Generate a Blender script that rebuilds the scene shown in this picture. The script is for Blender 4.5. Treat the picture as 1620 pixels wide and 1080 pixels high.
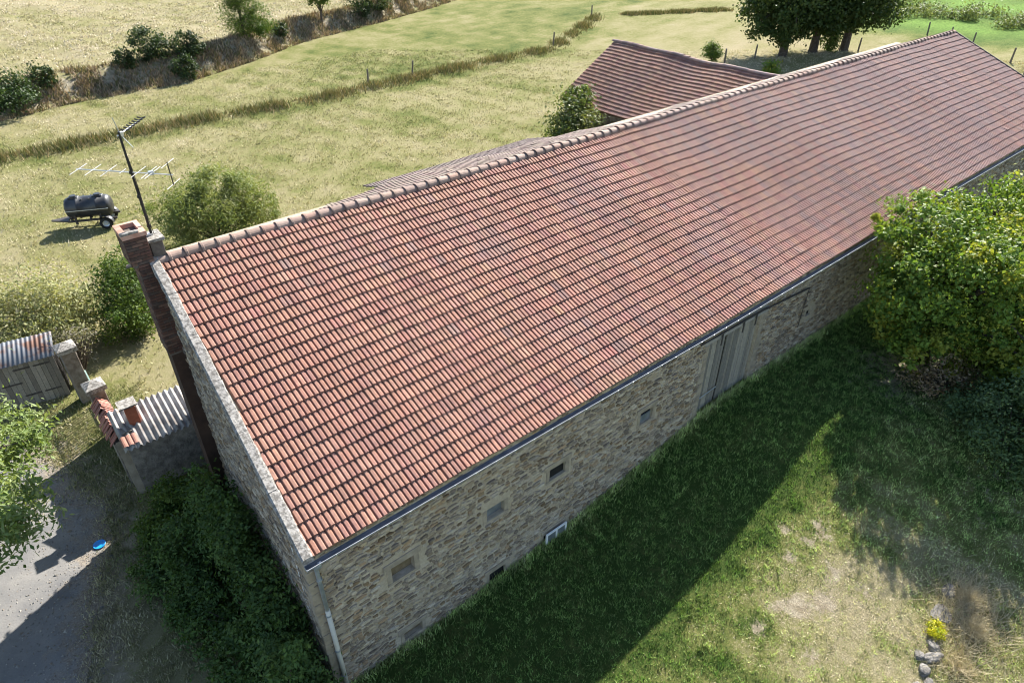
import bpy, math, random
import numpy as np
from mathutils import Vector, Matrix

for o in list(bpy.data.objects):
    bpy.data.objects.remove(o, do_unlink=True)
scene = bpy.context.scene
COL = scene.collection
R = math.radians
rng = np.random.default_rng(7)
random.seed(7)

# ------------------------------------------------------------------ camera, sky, sun, exposure
cam_d = bpy.data.cameras.new('camera')
cam = bpy.data.objects.new('camera', cam_d)
COL.objects.link(cam)
cam.location = (-2.386, -9.023, 15.8)
cam.rotation_euler = (R(55.0), 0, R(-39.5))
cam_d.sensor_width = 36.0
cam_d.lens = 24.0
cam_d.clip_start = 0.1
cam_d.clip_end = 3000
scene.camera = cam

SUN = Vector((1.20, 0.613, 1.0)).normalized()      # towards the sun
world = bpy.data.worlds.new('World')
scene.world = world
world.use_nodes = True
wn = world.node_tree.nodes
wl = world.node_tree.links
wn.clear()
sky = wn.new('ShaderNodeTexSky')
sky.sky_type = 'NISHITA'
sky.sun_disc = False
sky.sun_elevation = math.asin(SUN.z)
sky.sun_rotation = math.atan2(SUN.x, SUN.y)
sky.altitude = 800
sky.dust_density = 1.2
bg = wn.new('ShaderNodeBackground')
bg.inputs['Strength'].default_value = 0.088
wo = wn.new('ShaderNodeOutputWorld')
wl.new(sky.outputs[0], bg.inputs[0])
wl.new(bg.outputs[0], wo.inputs[0])
sd = bpy.data.lights.new('sun', 'SUN')
sd.energy = 5.0
sd.angle = R(0.53)
sd.color = (1.0, 0.95, 0.87)
so = bpy.data.objects.new('sun', sd)
so.rotation_euler = SUN.to_track_quat('Z', 'Y').to_euler()
so.location = (30, 20, 40)
COL.objects.link(so)
vs = scene.view_settings
vs.view_transform = 'Standard'
vs.look = 'None'
vs.exposure = 1.62
vs.gamma = 1.0
scene.cycles.filter_width = 1.05
scene.cycles.max_bounces = 6
scene.cycles.transparent_max_bounces = 6

# ------------------------------------------------------------------ helpers
def lin(r, g, b):
    f = lambda c: (c / 255 / 12.92) if c / 255 <= .04045 else ((c / 255 + .055) / 1.055) ** 2.4
    return (f(r), f(g), f(b))

def sm(a, b, x):
    t = np.clip((x - a) / (b - a), 0, 1)
    return t * t * (3 - 2 * t)

def tag(o, label=None, cat=None, group=None, kind=None):
    if label: o['label'] = label
    if cat: o['category'] = cat
    if group: o['group'] = group
    if kind: o['kind'] = kind
    return o

def thing(name, label, cat, loc=(0, 0, 0), rz=0.0, group=None):
    o = bpy.data.objects.new(name, None)
    o.empty_display_size = .3
    o.location = loc
    o.rotation_euler = (0, 0, rz)
    COL.objects.link(o)
    return tag(o, label, cat, group)

def link(name, me, parent=None, loc=None, rot=None, scale=None):
    o = bpy.data.objects.new(name, me)
    COL.objects.link(o)
    if parent: o.parent = parent
    if loc is not None: o.location = loc
    if rot is not None: o.rotation_euler = rot
    if scale is not None: o.scale = scale
    return o

def set_tint(me, cols, name='tint'):
    a = me.color_attributes.new(name, 'FLOAT_COLOR', 'POINT')
    c = np.ones((len(me.vertices), 4), np.float32)
    c[:, :3] = cols
    a.data.foreach_set('color', c.ravel())

def np_mesh(name, V, F, mat, tint=None, smooth=False):
    """V (n,3); F (m,k) all faces with k corners"""
    V = np.asarray(V, np.float32); F = np.asarray(F, np.int32)
    me = bpy.data.meshes.new(name)
    me.vertices.add(len(V)); me.vertices.foreach_set('co', V.ravel())
    k = F.shape[1]
    me.loops.add(F.size); me.loops.foreach_set('vertex_index', F.ravel())
    me.polygons.add(len(F))
    me.polygons.foreach_set('loop_start', np.arange(0, F.size, k, dtype=np.int32))
    me.polygons.foreach_set('use_smooth', np.full(len(F), smooth, bool))
    me.update(calc_edges=True)
    if tint is not None: set_tint(me, tint)
    if mat: me.materials.append(mat)
    return me

class MB:
    """collects shapes into one mesh"""
    def __init__(s): s.v = []; s.f = []
    def add(s, vs_, fs):
        n = len(s.v); s.v += [tuple(p) for p in vs_]; s.f += [tuple(i + n for i in f) for f in fs]; return s
    def box(s, a, b, M=None, jit=0.0):
        (x0, y0, z0), (x1, y1, z1) = a, b
        p = [(x0, y0, z0), (x1, y0, z0), (x1, y1, z0), (x0, y1, z0), (x0, y0, z1), (x1, y0, z1), (x1, y1, z1), (x0, y1, z1)]
        if jit: p = [tuple(c + random.uniform(-jit, jit) for c in q) for q in p]
        if M: p = [M @ Vector(q) for q in p]
        return s.add(p, [(3, 2, 1, 0), (4, 5, 6, 7), (0, 1, 5, 4), (1, 2, 6, 5), (2, 3, 7, 6), (3, 0, 4, 7)])
    def tube(s, pts, rad, n=8, cap=True):
        pts = [Vector(p) for p in pts]
        if not isinstance(rad, (list, tuple)): rad = [rad] * len(pts)
        rings = []
        for i, p in enumerate(pts):
            d = (pts[min(i + 1, len(pts) - 1)] - pts[max(i - 1, 0)]).normalized()
            a = d.orthogonal().normalized() if abs(d.z) > .95 else Vector((0, 0, 1)).cross(d).normalized()
            b = d.cross(a)
            rings.append([p + (a * math.cos(2 * math.pi * k / n) + b * math.sin(2 * math.pi * k / n)) * rad[i] for k in range(n)])
        f = []
        for i in range(len(pts) - 1):
            for k in range(n):
                f.append((i * n + k, i * n + (k + 1) % n, (i + 1) * n + (k + 1) % n, (i + 1) * n + k))
        if cap:
            f.append(tuple(range(n - 1, -1, -1))); m = (len(pts) - 1) * n; f.append(tuple(range(m, m + n)))
        return s.add([q for r in rings for q in r], f)
    def prism(s, poly, d):
        """poly: list of 3d points, d: extrusion vector"""
        n = len(poly); d = Vector(d)
        return s.add([Vector(p) for p in poly] + [Vector(p) + d for p in poly],
                     [tuple(range(n)), tuple(range(2 * n - 1, n - 1, -1))] + [(i, i + n, (i + 1) % n + n, (i + 1) % n) for i in range(n)])
    def lathe(s, prof, M=None, n=16):
        """prof: (radius, z) pairs about z"""
        v = []
        for r, z in prof:
            for k in range(n):
                a = 2 * math.pi * k / n
                p = Vector((r * math.cos(a), r * math.sin(a), z)); v.append(M @ p if M else p)
        f = [(i * n + k, i * n + (k + 1) % n, (i + 1) * n + (k + 1) % n, (i + 1) * n + k) for i in range(len(prof) - 1) for k in range(n)]
        return s.add(v, f)
    def mesh(s, name, mat, smooth=False, tint=None, bevel=0.0):
        me = bpy.data.meshes.new(name)
        me.from_pydata([tuple(p) for p in s.v], [], s.f)
        if bevel > 0 or True:
            import bmesh
            bm = bmesh.new(); bm.from_mesh(me)
            bmesh.ops.recalc_face_normals(bm, faces=bm.faces)
            if bevel > 0:
                bmesh.ops.bevel(bm, geom=list(bm.edges), offset=bevel, segments=1, affect='EDGES')
            bm.to_mesh(me); bm.free()
        if smooth:
            for p in me.polygons: p.use_smooth = True
        if tint is not None: set_tint(me, tint)
        if mat: me.materials.append(mat)
        return me
    def build(s, name, mat, parent=None, **k):
        return link(name, s.mesh(name, mat, **k), parent)

# ------------------------------------------------------------------ materials
def new_mat(name):
    m = bpy.data.materials.new(name); m.use_nodes = True
    nt = m.node_tree
    return m, nt, nt.nodes, nt.links, nt.nodes['Principled BSDF']

def N_noise(nt, co, scale, detail=4, rough=.6, dist=0):
    n = nt.nodes.new('ShaderNodeTexNoise')
    n.inputs['Scale'].default_value = scale; n.inputs['Detail'].default_value = detail
    n.inputs['Roughness'].default_value = rough; n.inputs['Distortion'].default_value = dist
    if co: nt.links.new(co, n.inputs['Vector'])
    return n.outputs['Fac']

def N_ramp(nt, fac, stops):
    r = nt.nodes.new('ShaderNodeValToRGB')
    e = r.color_ramp.elements
    while len(e) < len(stops): e.new(.5)
    for i, (p, c) in enumerate(stops):
        e[i].position = p; e[i].color = (c, c, c, 1) if not isinstance(c, (tuple, list)) else (*c, 1)
    nt.links.new(fac, r.inputs[0])
    return r.outputs[0]

def N_mix(nt, fac, a, b, mode='MIX'):
    m = nt.nodes.new('ShaderNodeMix'); m.data_type = 'RGBA'; m.blend_type = mode
    for s, v in ((m.inputs[0], fac), (m.inputs[6], a), (m.inputs[7], b)):
        if hasattr(v, 'is_output') or hasattr(v, 'links'): nt.links.new(v, s)
        elif isinstance(v, (tuple, list)): s.default_value = (*v[:3], 1)
        else: s.default_value = v
    return m.outputs[2]

def N_bump(nt, h, strength, dist, bsdf):
    b = nt.nodes.new('ShaderNodeBump'); b.inputs['Strength'].default_value = strength; b.inputs['Distance'].default_value = dist
    nt.links.new(h, b.inputs['Height']); nt.links.new(b.outputs[0], bsdf.inputs['Normal'])

def N_math(nt, op, a, b=None):
    m = nt.nodes.new('ShaderNodeMath'); m.operation = op
    for i, v in enumerate((a, b)):
        if v is None: continue
        if hasattr(v, 'links'): nt.links.new(v, m.inputs[i])
        else: m.inputs[i].default_value = v
    return m.outputs[0]

def geo_pos(nt): return nt.nodes.new('ShaderNodeNewGeometry').outputs['Position']
def attr(nt, name='tint'):
    a = nt.nodes.new('ShaderNodeAttribute'); a.attribute_name = name
    return a.outputs['Color']

def mat_basic(name, c1, c2, scale=6, rough=.85, bump=.3, bscale=40, bdist=.01, metallic=0, tint=False, spec=.3, lo=.35, hi=.65):
    m, nt, n, l, b = new_mat(name)
    co = geo_pos(nt)
    f = N_ramp(nt, N_noise(nt, co, scale), [(lo, 0.0), (hi, 1.0)])
    c = N_mix(nt, f, c1, c2)
    if tint: c = N_mix(nt, 1.0, c, attr(nt), 'MULTIPLY')
    l.new(c, b.inputs['Base Color'])
    b.inputs['Roughness'].default_value = rough; b.inputs['Metallic'].default_value = metallic
    b.inputs['Specular IOR Level'].default_value = spec
    if bump: N_bump(nt, N_noise(nt, co, bscale, 5), bump, bdist, b)
    return m

def mat_leaf(name, trans=.35, rough=.55):
    m, nt, n, l, b = new_mat(name)
    c = attr(nt)
    l.new(c, b.inputs['Base Color']); b.inputs['Roughness'].default_value = rough; b.inputs['Specular IOR Level'].default_value = .25
    t = n.new('ShaderNodeBsdfTranslucent')
    l.new(N_mix(nt, 1.0, c, (1.25, 1.2, .6), 'MULTIPLY'), t.inputs[0])
    mx = n.new('ShaderNodeMixShader'); mx.inputs[0].default_value = trans
    l.new(b.outputs[0], mx.inputs[1]); l.new(t.outputs[0], mx.inputs[2])
    l.new(mx.outputs[0], n['Material Output'].inputs[0])
    return m

M_LEAF = mat_leaf('leaf')
M_GRASS = mat_leaf('grass_blade', .13, .8)
M_BARK = mat_basic('bark', (.055, .042, .032), (.12, .1, .08), 8, .95, .8, 25, .02)

# terracotta tiles: colour of each tile from its tint, grey lichen and soot on top
def mat_tile(name, lichen=.35, grad=True):
    m, nt, n, l, b = new_mat(name)
    co = geo_pos(nt)
    base = attr(nt)
    fine = N_ramp(nt, N_noise(nt, co, 22, 5), [(.3, .88), (.7, 1.1)])
    c = N_mix(nt, 1.0, base, fine, 'MULTIPLY')
    big = N_noise(nt, co, .45, 5, .65)
    sx = nt.nodes.new('ShaderNodeSeparateXYZ'); nt.links.new(co, sx.inputs[0])
    if grad:
        g = nt.nodes.new('ShaderNodeMapRange'); nt.links.new(sx.outputs[0], g.inputs[0])
        g.inputs[1].default_value = 0; g.inputs[2].default_value = 30; g.inputs[3].default_value = -.2; g.inputs[4].default_value = .19
        big = N_math(nt, 'ADD', big, g.outputs[0])
    mot = N_ramp(nt, N_noise(nt, co, 2.6, 6, .75, .4), [(.38, .72), (.62, 1.06)])
    c = N_mix(nt, 1.0, c, mot, 'MULTIPLY')
    lf = N_ramp(nt, big, [(.42, 0.0), (.72, 1.0)])
    spk = N_ramp(nt, N_noise(nt, co, 9, 6, .7), [(.4, 0.0), (.68, 1.0)])
    lf2 = N_math(nt, 'MULTIPLY', N_math(nt, 'ADD', N_math(nt, 'MULTIPLY', lf, .6), N_math(nt, 'MULTIPLY', spk, .3)), lichen)
    c = N_mix(nt, lf2, c, (.19, .135, .142))
    l.new(c, b.inputs['Base Color']); b.inputs['Roughness'].default_value = .8; b.inputs['Specular IOR Level'].default_value = .25
    N_bump(nt, N_noise(nt, co, 60, 4), .25, .006, b)
    return m
M_TILE = mat_tile('terracotta_tile', .75)
M_TILE_OLD = mat_tile('weathered_tile', .8, False)
M_RIDGE = mat_tile('ridge_terracotta', .7, False)

def mat_stonewall(name, tint=False):
    """mortar (and the far wall where single stones cannot be told apart)"""
    m, nt, n, l, b = new_mat(name)
    co = geo_pos(nt)
    c = N_mix(nt, N_ramp(nt, N_noise(nt, co, 1.1, 5), [(.35, 0.), (.65, 1.)]), (.4, .335, .245), (.5, .43, .335))
    c = N_mix(nt, N_ramp(nt, N_noise(nt, co, 14, 5), [(.35, .0), (.75, .55)]), c, (.22, .18, .135))
    l.new(c, b.inputs['Base Color']); b.inputs['Roughness'].default_value = .95; b.inputs['Specular IOR Level'].default_value = .1
    N_bump(nt, N_noise(nt, co, 18, 6, .7), .8, .03, b)
    return m
M_MORTAR = mat_stonewall('lime_mortar')

def mat_stone(name):
    m, nt, n, l, b = new_mat(name)
    co = geo_pos(nt)
    c = N_mix(nt, 1.0, attr(nt), N_ramp(nt, N_noise(nt, co, 13, 6, .7), [(.25, .6), (.75, 1.3)]), 'MULTIPLY')
    l.new(c, b.inputs['Base Color']); b.inputs['Roughness'].default_value = .92; b.inputs['Specular IOR Level'].default_value = .15
    N_bump(nt, N_noise(nt, co, 30, 6, .7), .7, .02, b)
    return m
M_STONE = mat_stone('field_stone')
M_COPING = mat_basic('coping_granite', (.14, .13, .115), (.34, .32, .29), 14, .95, .8, 26, .02, lo=.4, hi=.6)
M_CEMENT = mat_basic('cement_render', (.24, .2, .15), (.36, .305, .23), 4, .95, .5, 30, .01)
M_BRICK = mat_basic('brick', (.8, .8, .8), (1.15, 1.1, 1.1), 10, .9, .6, 50, .008, tint=True)
M_SOOT = mat_basic('brown_render', (.04, .024, .018), (.07, .042, .03), 2.5, .95, .5, 22, .01)
M_CHIMMORT = mat_basic('chimney_mortar', (.09, .075, .065), (.15, .13, .11), 8, .95, .4)
M_DARK = mat_basic('dark_interior', (.012, .011, .01), (.02, .018, .016), 3, .95, 0)  # near-black colour stands for unlit space inside
M_ZINC = mat_basic('zinc', (.35, .39, .43), (.5, .53, .56), 5, .45, .05, metallic=.6, spec=.5)
M_GALV = mat_basic('dull_galvanised', (.2, .215, .23), (.3, .31, .32), 3, .8, .05)
M_ZINCIN = mat_basic('gutter_inside', (.06, .07, .085), (.11, .12, .14), 5, .7, .1)
M_WHITE = mat_basic('white_paint', (.7, .7, .69), (.8, .8, .79), 9, .6, .1)
M_PVC = mat_basic('beige_pipe', (.5, .47, .4), (.58, .55, .47), 4, .55, .05)
M_WOOD = mat_basic('grey_wood', (.85, .85, .85), (1.15, 1.12, 1.08), 14, .9, .5, 30, .006, tint=True)
M_IRON = mat_basic('iron', (.05, .045, .045), (.09, .08, .075), 20, .6, .1, metallic=.3)
M_BLACK = mat_basic('black_plastic', (.018, .019, .022), (.035, .036, .04), 3, .42, .06, spec=.5)
M_RUBBER = mat_basic('rubber', (.015, .015, .015), (.03, .03, .03), 9, .85, .2)
M_ALU = mat_basic('aluminium', (.6, .6, .6), (.72, .72, .72), 9, .35, 0, metallic=.5, spec=.6)
M_ANTBLK = mat_basic('antenna_black', (.012, .012, .013), (.022, .022, .022), 9, .5, 0)
M_FIBRO = mat_basic('fibre_cement', (.2, .175, .16), (.5, .48, .46), 3.5, .95, .5, 30, .008, lo=.3, hi=.7)
M_RUSTMETAL = mat_basic('rusty_sheet', (.15, .16, .175), (.13, .07, .05), 1.4, .6, .2, 30, .005, metallic=.3, lo=.45, hi=.6)
M_DARKSTONE = mat_basic('old_stone', (.15, .13, .11), (.3, .27, .23), 5, .95, .9, 9, .05)
M_BLUE = mat_basic('blue_plastic', (.0, .2, .62), (.01, .26, .72), 6, .4, .05, spec=.5)
M_GREENPAINT = mat_basic('faded_green_paint', (.16, .24, .21), (.26, .33, .3), 9, .8, .2)
M_POST = mat_basic('post_wood', (.1, .085, .07), (.2, .175, .15), 12, .95, .5)
M_ROCK = mat_basic('granite_rock', (.09, .085, .078), (.24, .225, .205), 6, .95, .9, 14, .03)

# ------------------------------------------------------------------ terrain
ZX = np.array([[-1000, 0], [2.5, 0], [4.2, .1], [6.5, .3], [10.5, .9], [13, 1.4], [16, 1.5], [22, 1.45], [60, 1.2], [2000, 1.2]])
HX = np.array([[-900, 90], [-15, 54], [0, 55], [6.3, 57], [15, 57.5], [23, 61.6], [30.6, 66.6], [42.5, 70.8], [54, 75.7], [90, 95], [900, 540]])
STRIP = np.array([[-60, 47], [-.7, 45.2], [11.5, 45.4], [21.3, 44.8], [34.5, 45.8], [48.2, 46.3], [54, 49.5], [65, 56.2], [75, 62], [95, 74]])
_ph = rng.uniform(0, 6.28, (14, 2)); _dr = rng.normal(size=(14, 2))
def wob(x, y, s):
    r = 0
    for i in range(14):
        k = (1 + i * .35) / s
        r = r + np.sin(k * (_dr[i, 0] * x + _dr[i, 1] * y) + _ph[i, 0]) / (1 + i * .25)
    return r / 5
def tz(x, y):
    x = np.asarray(x, float); y = np.asarray(y, float)
    xe = x + .75 * np.minimum(y, 0)
    z = np.interp(xe, ZX[:, 0], ZX[:, 1]) * (1 - sm(9, 22, y))
    yh = np.interp(x, HX[:, 0], HX[:, 1]) + .5 * wob(x, x * .3, 2.2)
    z = z + (1.7 + .25 * wob(x, y, 3)) * sm(0, 2.6, y - yh)
    sd_ = np.abs(y - np.interp(x, STRIP[:, 0], STRIP[:, 1]))
    z = z + .18 * np.exp(-(sd_ / .9) ** 2)
    return z + .03 * wob(x, y, 1.3) + .04 * wob(x, y, 5)

LB = np.array([[-40, -5.8], [-6, -5.3], [0, -5.0], [3.7, -4.6], [6, -3.95], [8, -3.1], [9.5, -2.8], [11, -3.3], [13, -3.75], [14.6, -4.0], [16, -4.3]])
def ax(lo, a, b, hi, step, g=1.12):
    c = list(np.arange(a, b, step)); s = step; x = a; L = []
    while x > lo: s *= g; x -= s; L.append(x)
    s = step; x = c[-1]; H = []
    while x < hi: s *= g; x += s; H.append(x)
    return np.array(L[::-1] + c + H)
gx = np.unique(np.concatenate([ax(-900, -9, 25, 1500, .22, 1.06)]))
gy = np.unique(np.concatenate([ax(-900, -13, 20, 50, .22, 1.03), np.arange(50.5, 80, .6), ax(80, 80, 82, 1500, .6, 1.1)]))
X, Y = np.meshgrid(gx, gy)
x_, y_ = X.ravel(), Y.ravel()
Z = tz(x_, y_)
def dry_and_shade(x, y):
    """0 lush (darker, also for the eave shade) .. 1 dry"""
    d = .68 + .3 * wob(x, y, 4) + .3 * wob(x + 40, y, 1.0)
    yh = np.interp(x, HX[:, 0], HX[:, 1]); ys = np.interp(x, STRIP[:, 0], STRIP[:, 1])
    between = sm(0, 3, y - ys) * (1 - sm(-1, 1, y - yh))
    d = d - .2 * between * (.4 + sm(10, 35, x)) + .12 * sm(0, 3, y - yh)
    d = d - .25 * np.exp(-((y - ys + 1.6) / 1.2) ** 2)
    d = d - .8 * sm(76, 92, x) * (1 - sm(36, 50, y))
    d = d + .25 * np.exp(-(((x - 58) / 9) ** 2 + ((y - 34) / 5) ** 2))
    # front yard: lush band by the wall also colours in eave shade
    fy = 1 - sm(-.5, .5, y)
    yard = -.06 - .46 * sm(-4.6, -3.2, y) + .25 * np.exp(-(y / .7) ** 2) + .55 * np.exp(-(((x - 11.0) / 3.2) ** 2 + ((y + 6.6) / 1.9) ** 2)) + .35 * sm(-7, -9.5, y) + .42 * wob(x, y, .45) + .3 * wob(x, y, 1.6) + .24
    d = d * (1 - fy) + yard * fy
    return np.clip(d, 0, 1)
def dirtness(x, y):
    d = np.zeros_like(x)
    for (a, b, r) in [(11.5, -4.1, .22), (12.3, -4.6, .2), (11.7, -4.75, .2), (12.15, -4.95, .2), (9.9, -5.6, .35), (9.4, -5.3, .25), (8.6, -5.3, .25), (11.5, -6.6, .2), (10.5, -6.0, .3), (10.9, -4.7, .2), (9.0, -6.6, .25), (11.4, -5.7, .2)]:
        d += .8 * np.exp(-(((x - a) / r) ** 2 + ((y - b) / r) ** 2))
    d += .85 * np.exp(-(((x - np.interp(y, LB[:, 0], LB[:, 1]) - .2) / .9) ** 2)) * (1 - sm(12, 17, y))    # earth verge of the lane
    d += .35 * np.exp(-(((x - 17) / 2.2) ** 2 + ((y + 7.5) / 2) ** 2)) + .7 * np.exp(-(((x - 20) / 2.5) ** 2 + ((y + 3.4) / 2) ** 2))
    d += .2 * np.exp(-(((x - 10.8) / 2.4) ** 2 + ((y + 6.1) / 1.5) ** 2)) * (1 + wob(x, y, .4))
    yh = np.interp(x, HX[:, 0], HX[:, 1])
    d += .8 * np.exp(-((y - yh - 1.3) / 1.1) ** 2)
    return np.clip(d * (1 + .5 * wob(x, y, .6)), 0, 1)
nx, ny = len(gx), len(gy)
idx = np.arange(nx * ny).reshape(ny, nx)
F = np.stack([idx[:-1, :-1], idx[:-1, 1:], idx[1:, 1:], idx[1:, :-1]], -1).reshape(-1, 4)
gm, nt, n, l, b = new_mat('meadow_ground')
co = geo_pos(nt)
mk = nt.nodes.new('ShaderNodeSeparateColor'); nt.links.new(attr(nt, 'mask'), mk.inputs[0])
n1 = N_noise(nt, co, .5, 6, .65); n2 = N_noise(nt, co, 3.2, 6, .7); n3 = N_noise(nt, co, 16, 5, .75); n4 = N_noise(nt, co, 60, 3, .7)
nn = N_math(nt, 'ADD', N_math(nt, 'ADD', N_math(nt, 'MULTIPLY', n1, .6), N_math(nt, 'MULTIPLY', n2, .7)), N_math(nt, 'MULTIPLY', n3, .7))
dry = N_math(nt, 'ADD', mk.outputs[0], N_math(nt, 'MULTIPLY', N_math(nt, 'SUBTRACT', nn, 1.0), 1.3))
gcol = N_ramp(nt, dry, [(0.0, (.045, .08, .018)), (.35, (.155, .165, .052)), (.6, (.25, .23, .11)), (1.0, (.33, .285, .18))])
gcol = N_mix(nt, N_ramp(nt, n4, [(.3, .45), (.6, .0)]), gcol, (.07, .08, .03))
soil = N_mix(nt, N_ramp(nt, n2, [(.35, 0.), (.65, 1.)]), (.22, .175, .12), (.46, .41, .31))
gcol = N_mix(nt, N_math(nt, 'MULTIPLY', mk.outputs[2], N_ramp(nt, n2, [(.3, .2), (.6, 1.)])), gcol, (.17, .29, .06))
dm = N_math(nt, 'ADD', mk.outputs[1], N_math(nt, 'ADD', N_math(nt, 'MULTIPLY', N_math(nt, 'SUBTRACT', n3, .5), 1.5), N_math(nt, 'MULTIPLY', N_math(nt, 'SUBTRACT', n2, .5), 1.3)))
soil = N_mix(nt, N_ramp(nt, n4, [(.35, .7), (.55, 0.)]), soil, (.12, .09, .06))
gcol = N_mix(nt, N_ramp(nt, dm, [(.42, 0.), (.75, .9)]), gcol, soil)
l.new(gcol, b.inputs['Base Color']); b.inputs['Roughness'].default_value = 1.0; b.inputs['Specular IOR Level'].default_value = .05
N_bump(nt, N_math(nt, 'ADD', N_math(nt, 'MULTIPLY', n3, .6), N_math(nt, 'MULTIPLY', n4, .4)), .9, .12, b)
gme = np_mesh('meadow', np.stack([x_, y_, Z], -1), F, gm, smooth=True)
set_tint(gme, np.stack([dry_and_shade(x_, y_), dirtness(x_, y_), sm(78, 96, x_) * (1 - sm(34, 48, y_)) * np.clip(.6 + .8 * wob(x_, y_, 6), 0, 1)], -1), 'mask')
tag(link('meadow', gme), kind='structure')

# lane: sheet draped on the ground, uneven edge
ly = np.arange(-40, 15.0, .3); lt = np.linspace(0, 1, 30)
XX = []; YY = []
for y in ly:
    xb = np.interp(y, LB[:, 0], LB[:, 1]) + .18 * wob(y, 3.0, .35) + .1 * random.uniform(-1, 1)
    XX.append(xb + (-16 - xb) * lt ** 1.6); YY.append(np.full(30, y))
XX = np.array(XX).ravel(); YY = np.array(YY).ravel()
lm, nt, n, l, b = new_mat('worn_lane')
co = geo_pos(nt)
a1 = N_noise(nt, co, .8, 5, .6); a2 = N_noise(nt, co, 25, 5, .7)
c = N_mix(nt, N_ramp(nt, a1, [(.35, 0.), (.65, 1.)]), (.12, .122, .125), (.22, .212, .198))
c = N_mix(nt, N_ramp(nt, a2, [(.35, .5), (.65, 0.)]), c, (.13, .12, .115))
ae = attr(nt, 'edge'); a3 = N_noise(nt, co, 2.2, 6, .7)
c = N_mix(nt, N_ramp(nt, N_math(nt, 'ADD', ae, N_math(nt, 'MULTIPLY', N_math(nt, 'SUBTRACT', a3, .5), 1.6)), [(.35, 0.), (.75, 1.)]), c, N_mix(nt, N_ramp(nt, a2, [(.4, 0.), (.6, 1.)]), (.13, .1, .075), (.26, .22, .165)))
l.new(c, b.inputs['Base Color']); b.inputs['Roughness'].default_value = .95
N_bump(nt, a2, .5, .02, b)
i2 = np.arange(len(ly) * 30).reshape(len(ly), 30)
LF = np.stack([i2[:-1, 1:], i2[:-1, :-1], i2[1:, :-1], i2[1:, 1:]], -1).reshape(-1, 4)
lme = np_mesh('lane', np.stack([XX, YY, tz(XX, YY) + .02], -1), LF, lm, smooth=True)
set_tint(lme, np.repeat(np.clip(1 - np.tile(lt, len(ly)) / .32, 0, 1)[:, None], 3, 1), 'edge')
tag(link('lane', lme), kind='structure')

# ------------------------------------------------------------------ roof tiles
NRM = np.array([0., -.413, .911])
ZR = np.array([[-5, 8.39], [2, 8.36], [10, 8.27], [19, 8.27], [25, 8.28], [34, 8.25], [42.5, 8.19]])
ZE = np.array([[-5, 5.16], [12, 5.12], [21.6, 5.25], [27.5, 5.36], [42.5, 5.42]])
def roof_pt(x, v):
    ze = np.interp(x, ZE[:, 0], ZE[:, 1]); zr = np.interp(x, ZR[:, 0], ZR[:, 1])
    s = np.sin(np.pi * np.clip(v, 0, 1)) ** .6
    dz = -.06 * np.exp(-((x - 17.5) / 3.4) ** 2) * s + .045 * np.exp(-((x - 23) / 2.6) ** 2) * (s + .2) - .065 * np.exp(-((x - 28.5) / 3.2) ** 2) * s + .05 * np.exp(-((x - 34) / 2.5) ** 2) * s - .03 * s * sm(2, 8, x)
    dz = dz + .01 * np.sin(x * 1.9 + 3 * v) * sm(6, 12, x) + .004 * np.sin(x * 4.1 + 7 * v)
    return np.stack([x, -.35 + 7.1 * v, ze + (zr - ze) * v + dz], -1)

def tile_profile(w, ribs, amp):
    prof = [(0, 0)]
    for r in range(ribs):
        for t, h in ((.13, 0.0), (.19, .8), (.3, 1.0), (.76, 1.0), (.92, .75), (1.0, 0.0)):
            prof.append(((r + t) / ribs * w, h * amp))
    return np.array(prof)
TW, ROWS = .242, 23
PROF = tile_profile(TW - .004, 2, .042)
NP_ = len(PROF)
LIFT = .043
def tile_cols(n, bright=1.0):
    """terracotta shades"""
    base = np.array([[.345, .158, .118], [.335, .15, .112], [.355, .17, .13], [.325, .146, .112], [.365, .185, .142], [.34, .16, .122], [.35, .165, .12], [.335, .16, .126], [.37, .185, .135], [.3, .138, .11]])
    k = rng.integers(0, len(base), n)
    k = np.where(rng.uniform(size=n) < .5, rng.integers(5, 8, n), k)
    return (base[k] * np.array([.92, .93, .86]) + np.array([0, .008, .006])) * rng.uniform(.88, 1.12, (n, 1)) * (1 + np.array([.02, .08, .03]) * rng.normal(size=(n, 1)) * .7) * bright
def tile_faces(npf):
    f = []
    for i in range(npf - 1):
        f.append((i, i + 1, npf + i + 1, npf + i))               # top
        f.append((2 * npf + i, 2 * npf + i + 1, i + 1, i))        # front lip
    return np.array(f)
TF = tile_faces(NP_)
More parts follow.
